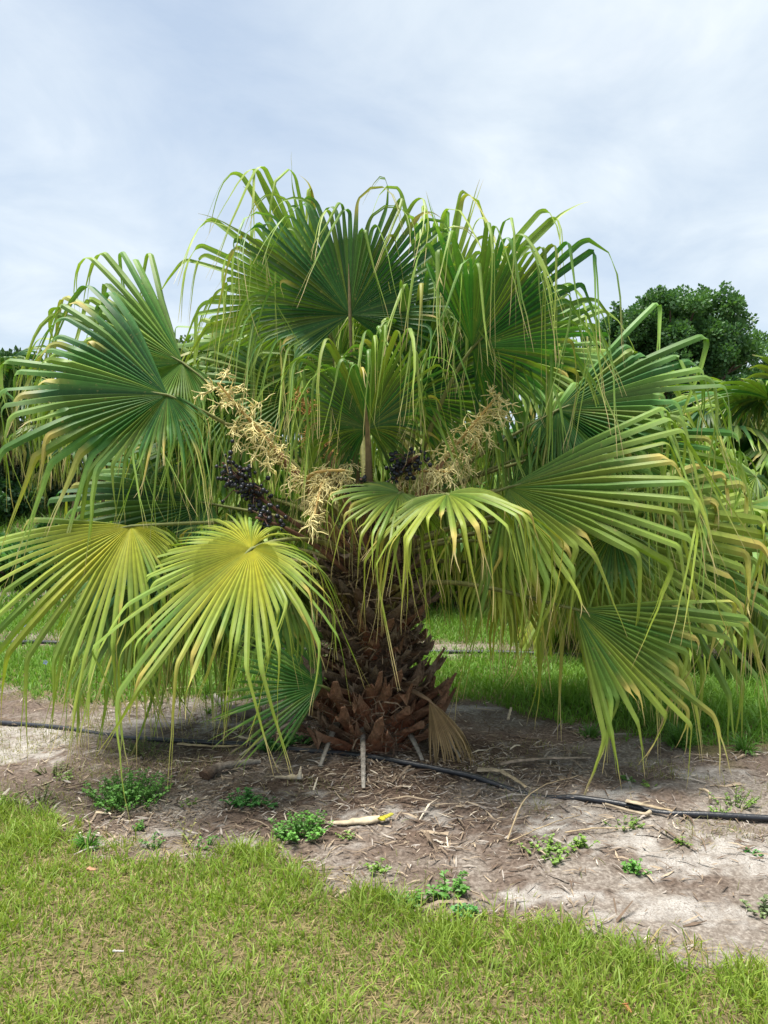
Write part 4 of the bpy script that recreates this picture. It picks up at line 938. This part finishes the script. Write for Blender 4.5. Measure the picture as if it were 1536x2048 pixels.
# grey trunk glimpsed between the fans
tg = empty('tree', onrow(541, 9.0), 'rough grey tree trunk glimpsed between the left fans', 'tree')
mb = MB(); z_ = np.linspace(-.05, 3.0, 16); mb.tube(np.stack([.05*np.sin(z_*2), .03*np.sin(z_), z_], 1), np.interp(z_, [0, .4, 2.6, 3.0], [.22, .17, .165, .14]), V3(.12, .11, .095), 14)
for q in range(5):
    a = q*1.3; mb.tube(bez(V3(0, 0, 2.7), V3(math.cos(a)*.15, math.sin(a)*.15, 2.95), V3(math.cos(a)*.35, math.sin(a)*.35, 3.1), V3(math.cos(a)*.6, math.sin(a)*.6, 3.05), 6), np.linspace(.05, .012, 6), V3(.13, .12, .10), 5)
link('trunk', mb.me('trunk', M_WOODY), tg)
rr_ = np.random.default_rng(7); cen = np.array([(math.cos(q*1.3)*.5, math.sin(q*1.3)*.5+.3, 2.95+.1*(q % 3)) for q in range(5)])
ml = MB(); ml.add(*leaves(cen, np.full(5, .32), 3200, .09, (.045, .10, .03), (.12, .2, .06), rr_)); link('crown', ml.me('crown', M_LEAF, False), tg)
# shrubs of the vine-grown bank and the field edge
def shrub(px, D, w, h, n, size, cA, cB, seed, label, ncl=18, name='shrub'):
    r = np.random.default_rng(seed); loc = onrow(px, D)
    rt = empty(name, loc, label, 'shrub')
    u = nrm(r.normal(0, 1, (ncl, 3))); u[:, 2] = np.abs(u[:, 2]); cen = u*V3(w*.5, w*.4, h*.75)*r.uniform(.3, 1, (ncl, 1)) + V3(0, 0, h*.1)
    ml = MB(); ml.add(*leaves(cen, np.full(ncl, min(w, h)*.26)*r.uniform(.7, 1.3, ncl), n, size, cA, cB, r))
    ms = MB()
    for c in cen[:9]: ms.tube(bez(V3(0, 0, -.05), c*V3(.2, .2, .4), c*V3(.6, .6, .7), c, 5), np.linspace(.03, .008, 5), V3(.1, .08, .06), 4, cap=False)
    link('stem', ms.me('stem', M_WOODY), rt); link('foliage', ml.me('foliage', M_LEAF, False), rt)
VG = ((.04, .13, .035), (.10, .24, .06))
shrub(40, 11.5, 2.4, .9, 9000, .075, *VG, 66, 'soft fresh green vine hummock nearest the grass at the left')
shrub(150, 12.6, 2.2, .9, 8000, .075, (.04, .12, .03), (.10, .22, .055), 67, 'leafy green hummock next to the soft vine hummock')
shrub(10, 14.5, 3.0, .75, 9000, .09, *VG, 61, 'low bright green vine mound at the left field edge')
shrub(110, 15.5, 2.6, .7, 8000, .09, *VG, 62, 'green vine mound in front of the skirted cabbage palm')
shrub(-60, 18.0, 3.6, 1.5, 10000, .10, (.022, .075, .03), (.06, .14, .05), 63, 'dark vine covered shrub on the left bank')
shrub(60, 20.0, 3.2, 1.8, 10000, .10, (.05, .10, .05), (.13, .19, .10), 64, 'greyish green shrub high on the vine bank')
shrub(200, 20.5, 3.2, 1.6, 9000, .10, (.025, .08, .03), (.07, .15, .05), 65, 'rounded green shrub behind the skirted cabbage palm')
k_ = 0
for px, D, w, h, lb in ((330, 19, 3.6, 1.9, 'shady green thicket left of the grey trunk'), (520, 21, 4.2, 2.3, 'dense thicket behind the grey trunk'), (700, 20, 4.2, 2.1, 'dense thicket behind the palm trunk'),
                        (900, 21, 4.2, 2.2, 'green thicket seen through the right flower stalks'), (1100, 20, 4.2, 2.0, 'green thicket below the mid green tree'), (1290, 18.5, 4.0, 1.9, 'dark thicket under the large dense tree'), (1480, 18, 4.0, 1.9, 'dark thicket under the lower dark tree'), (1640, 18, 4.0, 2.4, 'dark thicket at the right end of the field')):
    shrub(px, D, w, h, 9000, .11, (.03, .085, .028), (.085, .17, .05), 70+k_, lb, 24); k_ += 1
# small blue wildflowers in the back grass
for px, py in ((50, 1250), (92, 1324)):
    p = gp(px, py+40); D = p[1]; hp = at(px, py, D)
    fl = empty('wildflower', (p[0], p[1], 0), 'tiny pale blue wildflower in the back grass', 'flower', 'blue wildflowers')
    mb = MB(); mb.tube(np.array([(0, 0, 0), (0, 0, hp[2]*.6), (0, 0, hp[2])]), .002, V3(.1, .2, .04), 3); link('stem', mb.me('stem', M_LEAF), fl)
    mb = MB()
    for q in range(5):
        a = q*1.257; e = V3(math.cos(a), -.3, math.sin(a)); s2 = V3(-math.sin(a), 0, math.cos(a)); c0 = V3(0, 0, hp[2])
        mb.add([c0, c0+e*.014-s2*.008, c0+e*.022, c0+e*.014+s2*.008], [[0, 1, 2, 3]], V3(.33, .42, .72))
    link('petals', mb.me('petals', M_LEAF, False), fl)
